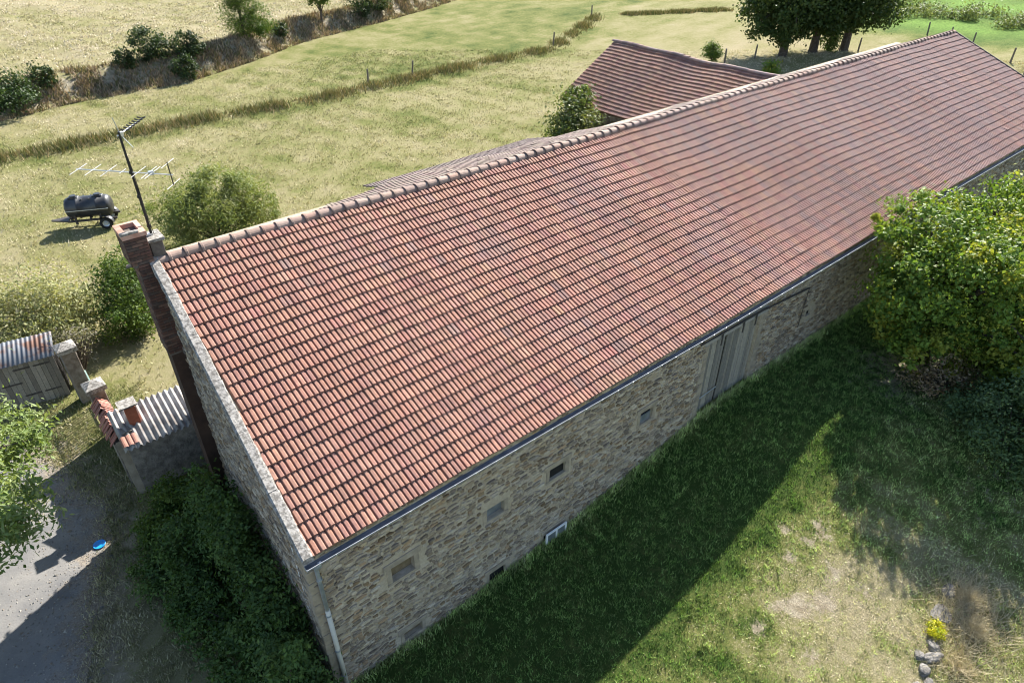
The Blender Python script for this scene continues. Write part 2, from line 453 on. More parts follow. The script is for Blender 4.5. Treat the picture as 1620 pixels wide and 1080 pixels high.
def roof_field(pt, nrm, x0, ncol, rows, tw, prof, lift, sel=None, jitter=.006):
    """joined tiles for the (col,row) pairs in sel"""
    cols, rws = sel[:, 0], sel[:, 1]
    nt_ = len(sel); npf = len(prof)
    xs = x0 + cols[:, None] * tw + prof[None, :, 0] + rng.uniform(-jitter, jitter, (nt_, 1))
    jv = rng.uniform(-.012, .012, (nt_, 1)) / rows
    v0 = np.broadcast_to(rws[:, None] / rows + jv, xs.shape); v1 = np.broadcast_to((rws[:, None] + 1) / rows + .005, xs.shape)
    lf = lift + rng.uniform(-.006, .008, (nt_, 1)) + .02 * (rng.uniform(size=(nt_, 1)) < .012)
    jv = jv - (rng.uniform(size=(nt_, 1)) < .006) * .12 / rows
    v0 = np.broadcast_to(rws[:, None] / rows + jv, xs.shape)
    h = prof[None, :, 1]
    A = pt(xs.ravel(), v0.ravel()).reshape(nt_, npf, 3) + (h + lf)[..., None] * nrm
    B = pt(xs.ravel(), v1.ravel()).reshape(nt_, npf, 3) + (h * .97)[..., None] * nrm
    Cc = pt(xs.ravel(), v0.ravel()).reshape(nt_, npf, 3) + (h * .8 + lf - .05)[..., None] * nrm
    V = np.concatenate([A, B, Cc], 1)
    F_ = (TF[None] + (np.arange(nt_) * 3 * npf)[:, None, None]).reshape(-1, 4)
    return V.reshape(-1, 3), F_

barn = thing('stone_barn', 'long stone barn with red clay tile roof and double plank door', 'barn')
NCOL = 174; X0T = -.15
allt = np.array([(c, r) for c in range(NCOL) for r in range(ROWS) if X0T + c * TW > -.2 + .0386 * (7.1 * r / ROWS) - .06])
ctr = roof_pt(X0T + (allt[:, 0] + .5) * TW, (allt[:, 1] + .5) / ROWS)
dist = np.linalg.norm(ctr - np.array(cam.location), axis=1)
order = np.argsort(dist)
near, rest = allt[order[:300]], allt[order[300:]]
# roof boarding below the tiles (front and rear slope)
mb = MB()
xs = np.linspace(-.05, 42.0, 60)
fr = [roof_pt(np.array([x]), np.array([v]))[0] - NRM * .03 for x in xs for v in np.linspace(0.003, .995, 9)]
nv = 9
mb.add(fr, [(i * nv + j, (i + 1) * nv + j, (i + 1) * nv + j + 1, i * nv + j + 1) for i in range(59) for j in range(nv - 1)])
roof = mb.build('roof', mat_basic('roof_boarding', (.1, .05, .035), (.14, .07, .05), 6, .9, 0), barn)
V, F_ = roof_field(roof_pt, NRM, X0T, NCOL, ROWS, TW, PROF, LIFT, rest)
tcol = tile_cols(len(rest))
xr_ = X0T + rest[:, 0] * TW
gm_ = (rng.uniform(size=len(rest)) < .02 + .4 * sm(13, 28, xr_))[:, None]
tcol = np.where(gm_, tcol * .55 + np.array([.2, .15, .14]) * .45 * rng.uniform(.6, 1.3, (len(rest), 1)), tcol)
tm = link('roof_tile', np_mesh('roof_tile_field', V, F_, M_TILE, np.repeat(tcol, 3 * NP_, 0)), roof)
tag(tm, kind='stuff')
# the nearest tiles one by one
tv = []
L_ = 7.8 / ROWS
for k in range(14):
    c = tile_cols(1)[0]
    h = PROF[:, 1]; lf = LIFT + random.uniform(-.004, .008)
    A = np.stack([PROF[:, 0], np.zeros(NP_), h + lf], -1); B = np.stack([PROF[:, 0], np.full(NP_, L_ + .04), h * .97], -1); Cc = np.stack([PROF[:, 0], np.zeros(NP_), h * .8 + lf - .05], -1)
    tv.append(np_mesh('roof_tile', np.concatenate([A, B, Cc]), TF, M_TILE, c))
slope = math.atan2(.413, .911)
for c, r in near:
    p0 = roof_pt(np.array([X0T + c * TW]), np.array([r / ROWS]))[0]; p1 = roof_pt(np.array([X0T + c * TW]), np.array([(r + 1) / ROWS]))[0]
    sl = math.atan2(p1[2] - p0[2], p1[1] - p0[1])
    link('roof_tile', random.choice(tv), roof, loc=(p0[0] + random.uniform(-.005, .005), p0[1] + random.uniform(-.006, .006), p0[2]), rot=(sl + random.uniform(-.008, .008), random.uniform(-.01, .01), random.uniform(-.006, .006)))

# ridge tiles
rv = []
for k in range(6):
    m_ = MB(); n_ = 10; L = .40
    ring = []
    for t, r in ((0, .163), (.05, .163), (.06, .148), (L, .118)):
        ring.append([(t, -r * 1.05 * math.cos(math.pi * i / n_), r * .95 * math.sin(math.pi * i / n_)) for i in range(n_ + 1)])
    ring.insert(0, [(0, p[1] * .86, p[2] * .86) for p in ring[0]])
    v_ = [p for q in ring for p in q]
    m_.add(v_, [(a * (n_ + 1) + i, a * (n_ + 1) + i + 1, (a + 1) * (n_ + 1) + i + 1, (a + 1) * (n_ + 1) + i) for a in range(4) for i in range(n_)])
    tc = np.array([(.31, .215, .165), (.33, .235, .185), (.28, .195, .15), (.34, .21, .155), (.35, .26, .205), (.26, .185, .145)][k])
    rv.append(m_.mesh('ridge_tile', M_RIDGE, tint=tc))
x = .02; i = 0
while x < 41.9:
    z = float(np.interp(x, ZR[:, 0], ZR[:, 1]))
    link('ridge_tile', random.choice(rv), roof, loc=(x, 6.76 + .02 * math.sin(x * .7), z - .01 + .01 * math.sin(x * 1.7)), rot=(random.uniform(-.04, .04), random.uniform(-.012, .012), random.uniform(-.02, .02)))
    x += .372

# rear slope (seen as a narrow band behind the ridge)
BS = .33
def back_pt(x, v):
    zr = np.interp(x, ZR[:, 0], ZR[:, 1])
    y = 9.75 - 2.97 * v
    bs = .452 - .122 * sm(2, 10, x) + .075 * sm(13, 19, x)
    return np.stack([x, y, zr - .02 - bs * (y - 6.78) + .05 * np.sin(x * .9) * (1 - v) + .03 * np.sin(x * 2.3 + 1) * (1 - v)], -1)
bsel = np.array([(c, r) for c in range(NCOL) for r in range(9)])
NB = np.array([0, .313, .95])
Vb, Fb = roof_field(back_pt, NB, X0T, NCOL, 9, TW, PROF, .04, bsel)
tc = tile_cols(len(bsel)) * np.array([.75, 1.15, 1.3])
tag(link('roof_tile', np_mesh('rear_roof_tile_field', Vb, Fb[:, ::-1], M_RIDGE, np.repeat(tc, 3 * NP_, 0)), roof), kind='stuff')
mb = MB()
bk = [back_pt(np.array([x]), np.array([v]))[0] - NB * .03 for x in xs for v in (0, 1.)]
mb.add(bk, [(i * 2, i * 2 + 1, i * 2 + 3, i * 2 + 2) for i in range(59)])
mb.build('rear_roof_boarding', roof.data.materials[0], roof)

# ------------------------------------------------------------------ walls with openings
def XG(y): return -.2 + .0386 * (y + .35)
WTOP = 5.02
OPEN = {  # x0,x1,z0,z1
    'w1': (1.58, 2.17, 2.55, 3.06), 'w2': (4.26, 4.80, 2.58, 2.98), 'w3': (6.31, 6.87, 2.62, 3.02), 'w4': (9.8, 10.32, 2.56, 3.02),
    'w5': (1.65, 2.17, .17, .50), 'w6': (4.28, 4.81, .1, .5), 'w7': (6.2, 6.9, .12, .56), 'w8': (18.43, 18.75, 2.70, 2.95), 'door': (12.66, 15.3, 1.2, 4.13)}
xb = sorted({XG(0), 42.0} | {v for o in OPEN.values() for v in o[:2]})
zb = sorted({-1.5, WTOP} | {v for o in OPEN.values() for v in o[2:]})
def in_open(x, z, pad=0):
    return any(a - pad < x < b_ + pad and c - pad < z < d + pad for a, b_, c, d in OPEN.values())
mb = MB()
for i in range(len(xb) - 1):
    for j in range(len(zb) - 1):
        if not in_open((xb[i] + xb[i + 1]) / 2, (zb[j] + zb[j + 1]) / 2):
            mb.add([(xb[i], 0, zb[j]), (xb[i + 1], 0, zb[j]), (xb[i + 1], 0, zb[j + 1]), (xb[i], 0, zb[j + 1])], [(0, 1, 2, 3)])
D = .32
for a, b_, c, d in OPEN.values():
    mb.add([(a, 0, c), (b_, 0, c), (b_, 0, d), (a, 0, d), (a, D, c), (b_, D, c), (b_, D, d), (a, D, d)], [(0, 1, 5, 4), (1, 2, 6, 5), (2, 3, 7, 6), (3, 0, 4, 7)])
mb.add([(XG(0), 0, WTOP), (42, 0, WTOP), (42, .55, WTOP), (XG(0), .55, WTOP)], [(0, 1, 2, 3)])
mb.add([(XG(0) + .1, .55, -1.5), (42, .55, -1.5), (42, .55, WTOP), (XG(0) + .1, .55, WTOP)], [(0, 1, 2, 3)])
front = link('front_wall', mb.mesh('front_wall', M_MORTAR), barn)

# gable wall at the near end, rear wall, far gable
def gz(y):   # height of the gable wall under the coping
    return np.interp(y, [-.4, 6.76, 9.75], [5.12, 8.36, 7.35])
mb = MB()
yy = np.array([0, 2.2, 4.5, 6.76, 8.3, 9.6])
o_ = [(XG(y), y, z) for y in yy for z in (-1.5, float(gz(y)))]
i_ = [(XG(y) + .5, y, z) for y in yy for z in (-1.5, float(gz(y)))]
k = len(yy) * 2
f = [(2 * i, 2 * i + 2, 2 * i + 3, 2 * i + 1) for i in range(5)] + [(k + 2 * i, k + 2 * i + 1, k + 2 * i + 3, k + 2 * i + 2) for i in range(5)] + [(2 * i + 1, 2 * i + 3, k + 2 * i + 3, k + 2 * i + 1) for i in range(5)]
mb.add(o_ + i_, f)
gable = mb.build('gable_wall', M_MORTAR, barn)
mb = MB()
mb.box((.2, 9.3, -1.5), (42, 9.6, 7.25))
mb.build('rear_wall', M_MORTAR, barn)
mb = MB()
mb.prism([(41.55, .3, -1), (41.55, 9.4, -1), (41.55, 9.4, 7.1), (41.55, 6.76, 8.0), (41.55, .3, 5.3)], (.4, 0, 0))
mb.build('far_gable_wall', M_MORTAR, barn)
mb = MB()   # dark verge board at the far end
pv = [roof_pt(np.array([42.02]), np.array([v]))[0] for v in np.linspace(0, 1, 8)]
for a, b_ in zip(pv[:-1], pv[1:]):
    a = Vector(a); b_ = Vector(b_)
    mb.prism([a + Vector((0, 0, -.12)), b_ + Vector((0, 0, -.12)), b_ + Vector((0, 0, .1)), a + Vector((0, 0, .1))], (.06, 0, 0))
mb.build('verge_board', M_IRON, roof)

# stones
SV = []          # unit stone shapes: width 1 (u), height 1 (w), depth 1 (n)
for k in range(28):
    m_ = random.choice((7, 8, 9))
    ph = random.uniform(0, 6)
    ring = []
    for i in range(m_):
        a = 2 * math.pi * (i + random.uniform(-.25, .25)) / m_ + ph
        ca, sa = math.cos(a), math.sin(a)
        e = random.uniform(.55, .8)
        ring.append((.5 * math.copysign(abs(ca) ** e, ca) * random.uniform(.86, 1.05), .5 * math.copysign(abs(sa) ** e, sa) * random.uniform(.86, 1.05)))
    V_ = [(u, w, -.3) for u, w in ring] + [(u * random.uniform(.8, .9), w * random.uniform(.76, .88), random.uniform(.55, 1.0)) for u, w in ring] + [(0, 0, random.uniform(.8, 1.15))]
    F3 = []
    for i in range(m_):
        j = (i + 1) % m_
        F3 += [(i, j, m_ + j), (i, m_ + j, m_ + i), (m_ + i, m_ + j, 2 * m_)]
    SV.append((np.array(V_), np.array(F3)))
SCOL = np.array([1.08, 1.07, 1.05]) * np.array([(.3, .24, .17), (.36, .295, .215), (.24, .19, .14), (.42, .355, .27), (.29, .24, .185), (.34, .245, .155), (.2, .165, .135), (.42, .365, .29), (.38, .325, .26), (.22, .16, .1), (.4, .325, .225), (.22, .175, .13), (.44, .375, .285), (.3, .25, .19)])
def lay_stones(u0, u1, zlo, zhi, skip, hmin=.045, hmax=.13):
    """random rubble brought to rough courses -> list of (u, z, w, h)"""
    out = []; z = zlo
    while z < zhi:
        h = random.uniform(hmin, hmax); u = u0 + random.uniform(0, .2)
        while u < u1:
            w = random.uniform(.1, .34) * (1 + (h - .1) * 3)
            hh = h * random.uniform(.8, 1.15)
            zc = z + h / 2 + random.uniform(-.025, .025) + .05 * math.sin(u * .9 + z * 2.1) + .03 * math.sin(u * 2.7 + z)
            if not skip(u + w / 2, zc, w, hh): out.append((u + w / 2, zc, w - random.uniform(.0, .03), hh + random.uniform(-.015, .012)))
            u += w
        z += h * .97
    return out
smesh = {}
def stone_mesh(k, ci):
    key = (k, ci)
    if key not in smesh:
        smesh[key] = np_mesh('stone', SV[k][0][:, [0, 2, 1]] * np.array([1, -1, 1]), SV[k][1], M_STONE, SCOL[ci])
    return smesh[key]
def place_stones(parent, lst, origin, udir, ndir, nsep):
    """nsep nearest ones as objects of their own, the rest joined"""
    o = Vector(origin); ud = Vector(udir).normalized(); nd = Vector(ndir).normalized()
    P = [o + ud * u + Vector((0, 0, z)) for u, z, w, h in lst]
    sz = [(w * h) ** .5 / (p - cam.location).length for p, (u, z, w, h) in zip(P, lst)]
    od = sorted(range(len(lst)), key=lambda i: -sz[i])
    ang = math.atan2(ud.y, ud.x)
    VV = []; FF = []; TT = []; nv_ = 0
    for q, i in enumerate(od):
        u, z, w, h = lst[i]; k = random.randrange(len(SV)); ci = random.randrange(len(SCOL)); dp = random.uniform(.015, .055); rot = random.uniform(-.13, .13)
        if q < nsep:
            link('stone', stone_mesh(k, ci), parent, loc=P[i], rot=(0, rot, ang), scale=(w, dp, h))
        else:
            v, f_ = SV[k]
            cu, cw = v[:, 0] * w, v[:, 1] * h
            cu, cw = cu * math.cos(rot) - cw * math.sin(rot), cu * math.sin(rot) + cw * math.cos(rot)
            VV.append(np.array(P[i])[None] + cu[:, None] * np.array(ud) + cw[:, None] * np.array((0, 0, 1)) + (v[:, 2] * dp)[:, None] * np.array(nd))
            FF.append(f_ + nv_); nv_ += len(v); TT.append(np.repeat((SCOL[ci] * random.uniform(.75, 1.15))[None], len(v), 0))
    if VV:
        tag(link('stone', np_mesh('stone_field', np.concatenate(VV), np.concatenate(FF), M_STONE, np.concatenate(TT)), parent), kind='stuff')
def skip_front(u, z, w, h):
    if z > WTOP - .06 or z < float(tz(u, 0)) - .15: return True
    for a, b_, c, d in OPEN.values():
        top = .34 if (a, b_) == OPEN['door'][:2] else .2
        if a - .14 < u + w / 2 and u - w / 2 < b_ + .14 and c - .1 < z + h / 2 and z - h / 2 < d + top: return True
    return False
place_stones(front, lay_stones(XG(0) + .02, 38, -.2, WTOP, skip_front), (0, -.0, 0), (1, 0, 0), (0, -1, 0), 300)
def skip_g(u, z, w, h): return z > float(gz(u)) - .1 or (6.55 < u < 7.6)
gl = lay_stones(.05, 9.5, -.2, 8.4, skip_g)
gd = Vector((.0386, 1, 0)).normalized()
gn = Vector((-1, .0386, 0)).normalized()
o = Vector((XG(0), 0, 0))
P_ = gd
# gable stones face -x : mirror through the u axis running from rear to front
gl2 = [(-u, z, w, h) for u, z, w, h in gl]
place_stones(gable, gl2, (XG(0), 0, 0), (-gd.x, -gd.y, 0), gn, 150)

# corner quoins along the front corner
for i, z in enumerate(np.arange(.1, 4.9, .36)):
    w = .5 if i % 2 else .3
    q = MB().box((XG(0) - .02, -.018, z), (XG(0) + w, .25, z + .33), jit=.012)
    q.build('quoin', M_CEMENT, front, bevel=.012)

# coping slabs on the near rake
ej = [-.42, .95, 2.25, 3.45, 4.6, 5.7, 6.78]
for a, b_ in zip(ej[:-1], ej[1:]):
    a += .006; b_ -= .006
    m_ = MB()
    za, zb_ = float(gz(a)) + .03, float(gz(b_)) + .03
    xa, xb_ = XG(a) - .1, XG(b_) - .1
    nseg = 6; pts = []
    for i in range(nseg + 1):
        t = i / nseg; y = a + (b_ - a) * t; z = za + (zb_ - za) * t; xx = xa + (xb_ - xa) * t
        jj = lambda: random.uniform(-.012, .012)
        pts += [(xx + jj(), y, z - .03), (xx + jj(), y, z + .1 + jj() * .6), (xx + .03, y, z + .125 + jj() * .6), (xx + .19 + jj(), y, z + .125 + jj() * .6), (xx + .22 + jj(), y, z + .1), (xx + .22, y, z - .03)]
    fs = [(i * 6 + k, i * 6 + (k + 1) % 6, (i + 1) * 6 + (k + 1) % 6, (i + 1) * 6 + k) for i in range(nseg) for k in range(6)]
    fs += [(0, 1, 2, 3, 4, 5), tuple(nseg * 6 + k for k in range(5, -1, -1))]
    m_.add(pts, fs).build('coping_stone', M_COPING, gable)
m_ = MB()   # flat verge of the rear rake
m_.prism([(XG(6.8) - .06, 6.8, 8.42), (XG(6.8) + .24, 6.8, 8.42), (XG(9.7) + .24, 9.7, 7.45), (XG(9.7) - .06, 9.7, 7.45)], (0, 0, .07))
m_.build('coping_stone', M_COPING, gable)

# windows and vents
def pane(name, o, y, mat, parent=None, inset=0.0, lab=None, th=.03):
    a, b_, c, d = o
    ob = MB().box((a + inset, y, c + inset), (b_ - inset, y + th, d - inset)).build(name, mat, parent or front)
    if lab: ob['label'] = lab
    return ob
def surround(o, lint=True, t=.13, sill=True):
    a, b_, c, d = o
    for (p, q) in (((a - t, c), (a, d)), ((b_, c), (b_ + t, d))):
        MB().box((p[0] + .002, -.012, p[1]), (q[0] - .002, .06, q[1]), jit=.006).build('surround', M_CEMENT, front, bevel=.006)
    if lint: MB().box((a - t - .06, -.03, d + .002), (b_ + t + .06, .06, d + .17), jit=.012).build('lintel', M_CEMENT, front, bevel=.01)
    if sill: MB().box((a - t, -.02, c - .09), (b_ + t, .06, c - .002), jit=.008).build('sill', M_CEMENT, front, bevel=.008)
M_BOARD = mat_basic('brown_board', (.13, .1, .06), (.2, .155, .1), 7, .9, .3)
M_GLASS = mat_basic('dusty_pane', (.1, .115, .125), (.2, .215, .22), 3, .3, .05, spec=.5)
surround(OPEN['w1']); pane('shutter_board', OPEN['w1'], .16, M_BOARD)
surround(OPEN['w2'], False); pane('window_pane', OPEN['w2'], .12, M_GLASS)
surround(OPEN['w3']); pane('dark_inside_pane', OPEN['w3'], .07, M_DARK)  # black pane set shallow paints in the darkness behind the opening
surround(OPEN['w4'], True); a, b_, c, d = OPEN['w4']; pane('window_pane', (a, b_, c, c + .24), .06, M_GLASS); pane('dark_inside_pane', OPEN['w4'], .1, M_DARK)
surround(OPEN['w5'], True, .1); pane('shutter_board', OPEN['w5'], .14, M_BOARD)
surround(OPEN['w6'], True, .1, False); pane('dark_inside_pane', OPEN['w6'], .07, M_DARK)
surround(OPEN['w7'], True, .04, False); pane('dark_inside_pane', OPEN['w7'], .07, M_DARK)
pane('dark_inside_pane', OPEN['w8'], .08, M_DARK)
# white casement leaning out of the low opening
wf = MB()
Mw = Matrix.Translation((6.17, -.13, .14)) @ Matrix.Rotation(R(2), 4, 'X')
for bx in (((0, 0, 0), (.05, .045, .55)), ((.71, 0, 0), (.76, .045, .55)), ((.05, .002, .495), (.71, .043, .548)), ((.36, .002, 0), (.41, .043, .494))):
    wf.box(*bx, M=Mw)
wfo = wf.build('window_frame', M_WHITE, front)
MB().box((.05, .018, .01), (.36, .026, .495), M=Mw).build('window_pane', M_GLASS, wfo)
MB().box((.41, .018, .01), (.71, .026, .495), M=Mw).build('window_pane', M_GLASS, wfo)

# plank door
a, b_, c, d = OPEN['door']
door = MB().box((a + .01, .145, c), (b_ - .01, .20, d - .01)).build('door', M_DARK, barn)
mid = a + .98
for x0, x1, yo in ((a + .02, mid - .03, .10), (mid + .03, b_ - .02, .085)):
    n_ = int(round((x1 - x0) / .135)); w = (x1 - x0) / n_
    for i in range(n_):
        tc = np.array(random.choice([(.22, .205, .18), (.28, .26, .225), (.18, .17, .15), (.31, .285, .24), (.24, .22, .185)]))
        z0 = float(tz(x0, 0)) - .1
        MB().box((x0 + i * w + .006, yo + random.uniform(-.006, .006), z0), (x0 + (i + 1) * w - .006, yo + .03, d - .04 - random.uniform(0, .03))).build('plank', M_WOOD, door, tint=tc)
MB().box((a - .28, -.035, d + .0), (b_ + .3, .12, d + .19), jit=.012).build('lintel', M_WOOD, door, tint=np.array((.3, .285, .26)), bevel=.01)
for xx0, xx1 in ((a - .22, a - .005), (b_ + .005, b_ + .3)):
    for i, z in enumerate(np.arange(1.25, 4.1, .48)):
        w = .1 * (i % 2)
        MB().box((xx0 - w * (xx0 < a), -.016, z), (xx1 + w * (xx0 > a), .14, min(z + .46, d - .01)), jit=.01).build('jamb_stone', M_CEMENT, door, bevel=.01)
MB().tube([(12.05, -.09, 4.40), (15.2, -.09, 4.34), (18.0, -.06, 4.08)], .028, 8).build('slide_rail', M_IRON, door)
MB().tube([(18.0, -.06, 4.08), (17.97, -.05, 2.5)], .012, 6).build('rail_rod', M_IRON, door)
MB().tube([(a - .1, .03, 1.98), (mid - .05, .05, 2.02)], .016, 6).build('door_bar', M_ZINC, door)
for xh in (a + .5, mid + .6, b_ - .4):
    MB().box((xh - .03, -.08, 3.9), (xh + .03, -.065, 4.36)).build('door_hanger', M_IRON, door)

# gutter with clips, downpipe
mb = MB(); mi = MB()
gxs = np.linspace(XG(0) - .1, 42.0, 50); ng = 8
def gut(r, x):
    z = float(np.interp(x, ZE[:, 0], ZE[:, 1])) - .03
    return [(x, -.475 + r * math.cos(math.pi + math.pi * i / ng), z + r * math.sin(math.pi + math.pi * i / ng)) for i in range(ng + 1)]
for M_, r in ((mb, .07), (mi, .066)):
    rr = [gut(r, x) for x in gxs]
    M_.add([p for q in rr for p in q], [(i * (ng + 1) + k, i * (ng + 1) + k + 1, (i + 1) * (ng + 1) + k + 1, (i + 1) * (ng + 1) + k) for i in range(49) for k in range(ng)])
mb.prism(gut(.07, XG(0) - .1), (-.004, 0, 0))
gutter = mb.build('gutter', M_ZINC, barn)
mi.build('gutter_trough', M_ZINCIN, gutter)
MB().tube([(x, -.475 - .072, float(np.interp(x, ZE[:, 0], ZE[:, 1])) - .022) for x in gxs], .012, 6).build('gutter_lip', M_GALV, gutter)
clip = MB().box((-.012, -.092, -.035), (.012, -.083, .014)).mesh('gutter_clip', M_ZINC)
for x in np.arange(.3, 42, .55):
    link('gutter_clip', clip, gutter, loc=(x, -.475, float(np.interp(x, ZE[:, 0], ZE[:, 1])) - .015))
dp = MB().tube([(-.02, -.46, 5.06), (-.02, -.42, 4.9), (-.01, -.12, 4.55), (0, -.09, 4.4), (.01, -.085, 3.05)], .045, 10).build('downpipe', M_ZINC, barn, smooth=True)
MB().tube([(.01, -.085, 3.1), (.02, -.085, -.3)], .055, 10).build('lower_pipe', M_PVC, dp, smooth=True)
for z in (4.1, 2.9, 1.6, .6):
    MB().tube([(.008, -.085, z), (.008, -.085, z + .05)], .062, 10).build('pipe_collar', M_ZINC, dp)
MB().tube([(XG(.6) - .02, .55, 4.7), (XG(1.3) - .04, .6, 3.0), (XG(.8) - .03, .6, .4)], .013, 5).build('wall_cable', M_WHITE, barn)

# brick chimney
ch = MB().box((-.235, 6.66, -1), (.10, 7.2, 6.0)).build('chimney', M_SOOT, barn)
cx0, cx1, cy0, cy1, ctop = -.385, .085, 6.64, 7.34, 9.2
MB().box((-.255, cy0 + .015, 5.95), (cx1 - .015, cy1 - .08, 8.45)).box((cx0 + .015, cy0 + .015, 8.4), (cx1 - .015, cy1 - .015, ctop - .08)).build('flue_core', M_CHIMMORT, ch)
BC = [(.1, .055, .042), (.12, .065, .048), (.08, .05, .04), (.15, .09, .066), (.09, .066, .055), (.11, .058, .044)]
bmesh_ = [MB().box((-.115, -.02, -.029), (.115, .02, .029), jit=.003).mesh('brick', M_BRICK, tint=np.array(c)) for c in BC]
bhalf = [MB().box((-.055, -.02, -.029), (.055, .02, .029), jit=.003).mesh('brick', M_BRICK, tint=np.array(c)) for c in BC]
z = 6.0; r_ = 0
while z < ctop - .12:
    off = 0 if r_ % 2 else .5
    bx0, by1 = (cx0, cy1) if z > 8.4 else (-.27, cy1 - .06)
    for (px, py, ang, Lf) in ((bx0, cy0, 0, cx1 - bx0), (bx0, by1, -math.pi / 2, by1 - cy0)):
        u = -off * .235
        while u < Lf - .02:
            a = max(u, 0); b_ = min(u + .235, Lf)
            if b_ - a > .06:
                full = b_ - a > .18
                mid_ = (a + b_) / 2
                p = Vector((px, py, z + .035)) + Vector((math.cos(ang), math.sin(ang), 0)) * mid_
                ins = .012 + random.uniform(-.004, .004)
                p += Vector((-math.sin(ang), math.cos(ang), 0)) * ins
                link('brick', random.choice(bmesh_ if full else bhalf), ch, loc=p, rot=(0, 0, ang), scale=((b_ - a - .012) / (.23 if full else .11), 1, 1))
            u += .235
    z += .072; r_ += 1
# crown of the chimney: rim with open flue
rim = MB()
rc = [(cx0 - .02, cy0 - .02), (cx1 + .02, cy0 - .02), (cx1 + .02, cy1 + .02), (cx0 - .02, cy1 + .02)]
ri = [(cx0 + .1, cy0 + .13), (cx1 - .09, cy0 + .13), (cx1 - .09, cy1 - .12), (cx0 + .1, cy1 - .12)]
rim.add([(x, y, ctop - .1) for x, y in rc] + [(x, y, ctop) for x, y in rc] + [(x, y, ctop + .02) for x, y in ri] + [(x, y, ctop - .5) for x, y in ri],
        [(i, (i + 1) % 4, 4 + (i + 1) % 4, 4 + i) for i in range(4)] + [(4 + i, 4 + (i + 1) % 4, 8 + (i + 1) % 4, 8 + i) for i in range(4)] + [(8 + i, 8 + (i + 1) % 4, 12 + (i + 1) % 4, 12 + i) for i in range(4)])
rim.build('chimney_rim', mat_basic('brick_rim', (.4, .2, .14), (.5, .32, .25), 6, .9, .5), ch)
MB().add([(x, y, ctop - .45) for x, y in ri], [(0, 1, 2, 3)]).build('flue', M_DARK, ch)
MB().box((cx0 - .03, cy0 - .03, ctop + .004), (cx1 - .12, cy0 + .1, ctop + .045), jit=.015).build('cap_slab', M_COPING, ch, bevel=.01)
MB().box((.11, 6.75, 8.0), (.38, 7.2, 8.86), jit=.01).build('second_flue', M_CHIMMORT, ch, bevel=.01)
MB().box((.07, 6.7, 8.864), (.44, 7.25, 8.92), jit=.012).build('cap_slab', M_COPING, ch, bevel=.01)

# lower lean-to roof behind the barn
lean = thing('rear_lean_to', 'low purplish tiled lean-to roof behind the barn ridge', 'shed', (13, 12, 0))
def lt_pt(x, v):
    y = 14.1 - 4.2 * v
    return np.stack([x + 13, y - 0, 5.5 + .3 * (14.1 - y) - .05 * np.sin((x + 6) * .35)], -1) - np.array([13., 12, 0])
lsel = np.array([(c, r) for c in range(35) for r in range(13)])
V, F_ = roof_field(lt_pt, np.array([0, .36, .93]), -3.8, 35, 13, TW, PROF, .04, lsel)
lr = link('roof', np_mesh('lean_to_tiles', V, F_[:, ::-1], M_TILE_OLD, np.repeat(tile_cols(len(lsel)) * np.array([.5, .8, .95]), 3 * NP_, 0)), lean)
tag(lr, kind='stuff')
MB().box((-3.7, -2.3, 0), (4.5, 1.9, 5.3)).build('wall', M_DARKSTONE, lean)

# ------------------------------------------------------------------ tiled wing behind the barn
wing = thing('tiled_outbuilding', 'brown tiled outbuilding at right angles behind the barn ridge', 'outbuilding', (28, 15.5, 0))
WX, WZ = 30.5, 7.0
def wing_pt(u, v):           # u runs along +Y, v up the slope towards +X
    y = 21.1 - u
    x = 26.1 + (WX - 26.1) * v
    zr = WZ - .05 * np.sin(np.pi * np.clip((y - 9.7) / 11.4, 0, 1)) * (.25 + .75 * v) - .03 * np.sin(y * 1.7 + v * 2)
    z = 4.4 + (zr - 4.4) * v - .03 * np.sin(y * .8 + 3 * v)
    return np.stack([x - 28, y - 15.5, z], -1)
WR = 19; WC = 46
wsel = np.array([(c, r) for c in range(WC) for r in range(WR)])
wn_ = np.array([-.5, 0, .866])
V, F_ = roof_field(wing_pt, wn_, 0, WC, WR, TW, PROF * np.array([1, 1.0]), .055, wsel, jitter=.012)
wcol = tile_cols(len(wsel)) * np.array([1.12, 1.2, 1.15]) * rng.uniform(.8, 1.15, (len(wsel), 1))
V = V.reshape(-1, 3)
wr = MB().add([tuple(wing_pt(np.array([u]), np.array([v]))[0] - wn_ * .04) for u in np.linspace(0, 11.2, 12) for v in (0, .5, 1)],
              [(i * 3 + k, (i + 1) * 3 + k, (i + 1) * 3 + k + 1, i * 3 + k + 1) for i in range(11) for k in range(2)]).build('roof', roof.data.materials[0], wing)
tag(link('roof_tile', np_mesh('wing_tiles', V, F_, M_TILE_OLD, np.repeat(wcol, 3 * NP_, 0)), wr), kind='stuff')
MB().add([(30.5 - 28, 21.1 - 15.5, 6.92), (30.5 - 28, 9.7 - 15.5, 6.9), (34.8 - 28, 9.7 - 15.5, 4.4), (34.8 - 28, 21.1 - 15.5, 4.4)], [(0, 1, 2, 3)]).build('far_slope', M_TILE_OLD, wr, tint=np.array((.3, .16, .12)))
wv = []
for tc in ((.36, .26, .22), (.28, .2, .17), (.42, .27, .21)):
    m_ = MB()
    n_ = 6
    rg = [[(-(r * math.cos(math.pi * i / n_)), t, r * .8 * math.sin(math.pi * i / n_)) for i in range(n_ + 1)] for t, r in ((0, .12), (0, .15), (.42, .125))]
    m_.add([p for q in rg for p in q], [(a * (n_ + 1) + i, a * (n_ + 1) + i + 1, (a + 1) * (n_ + 1) + i + 1, (a + 1) * (n_ + 1) + i) for a in range(2) for i in range(n_)])
    wv.append(m_.mesh('ridge_tile', M_TILE_OLD, tint=np.array(tc)))
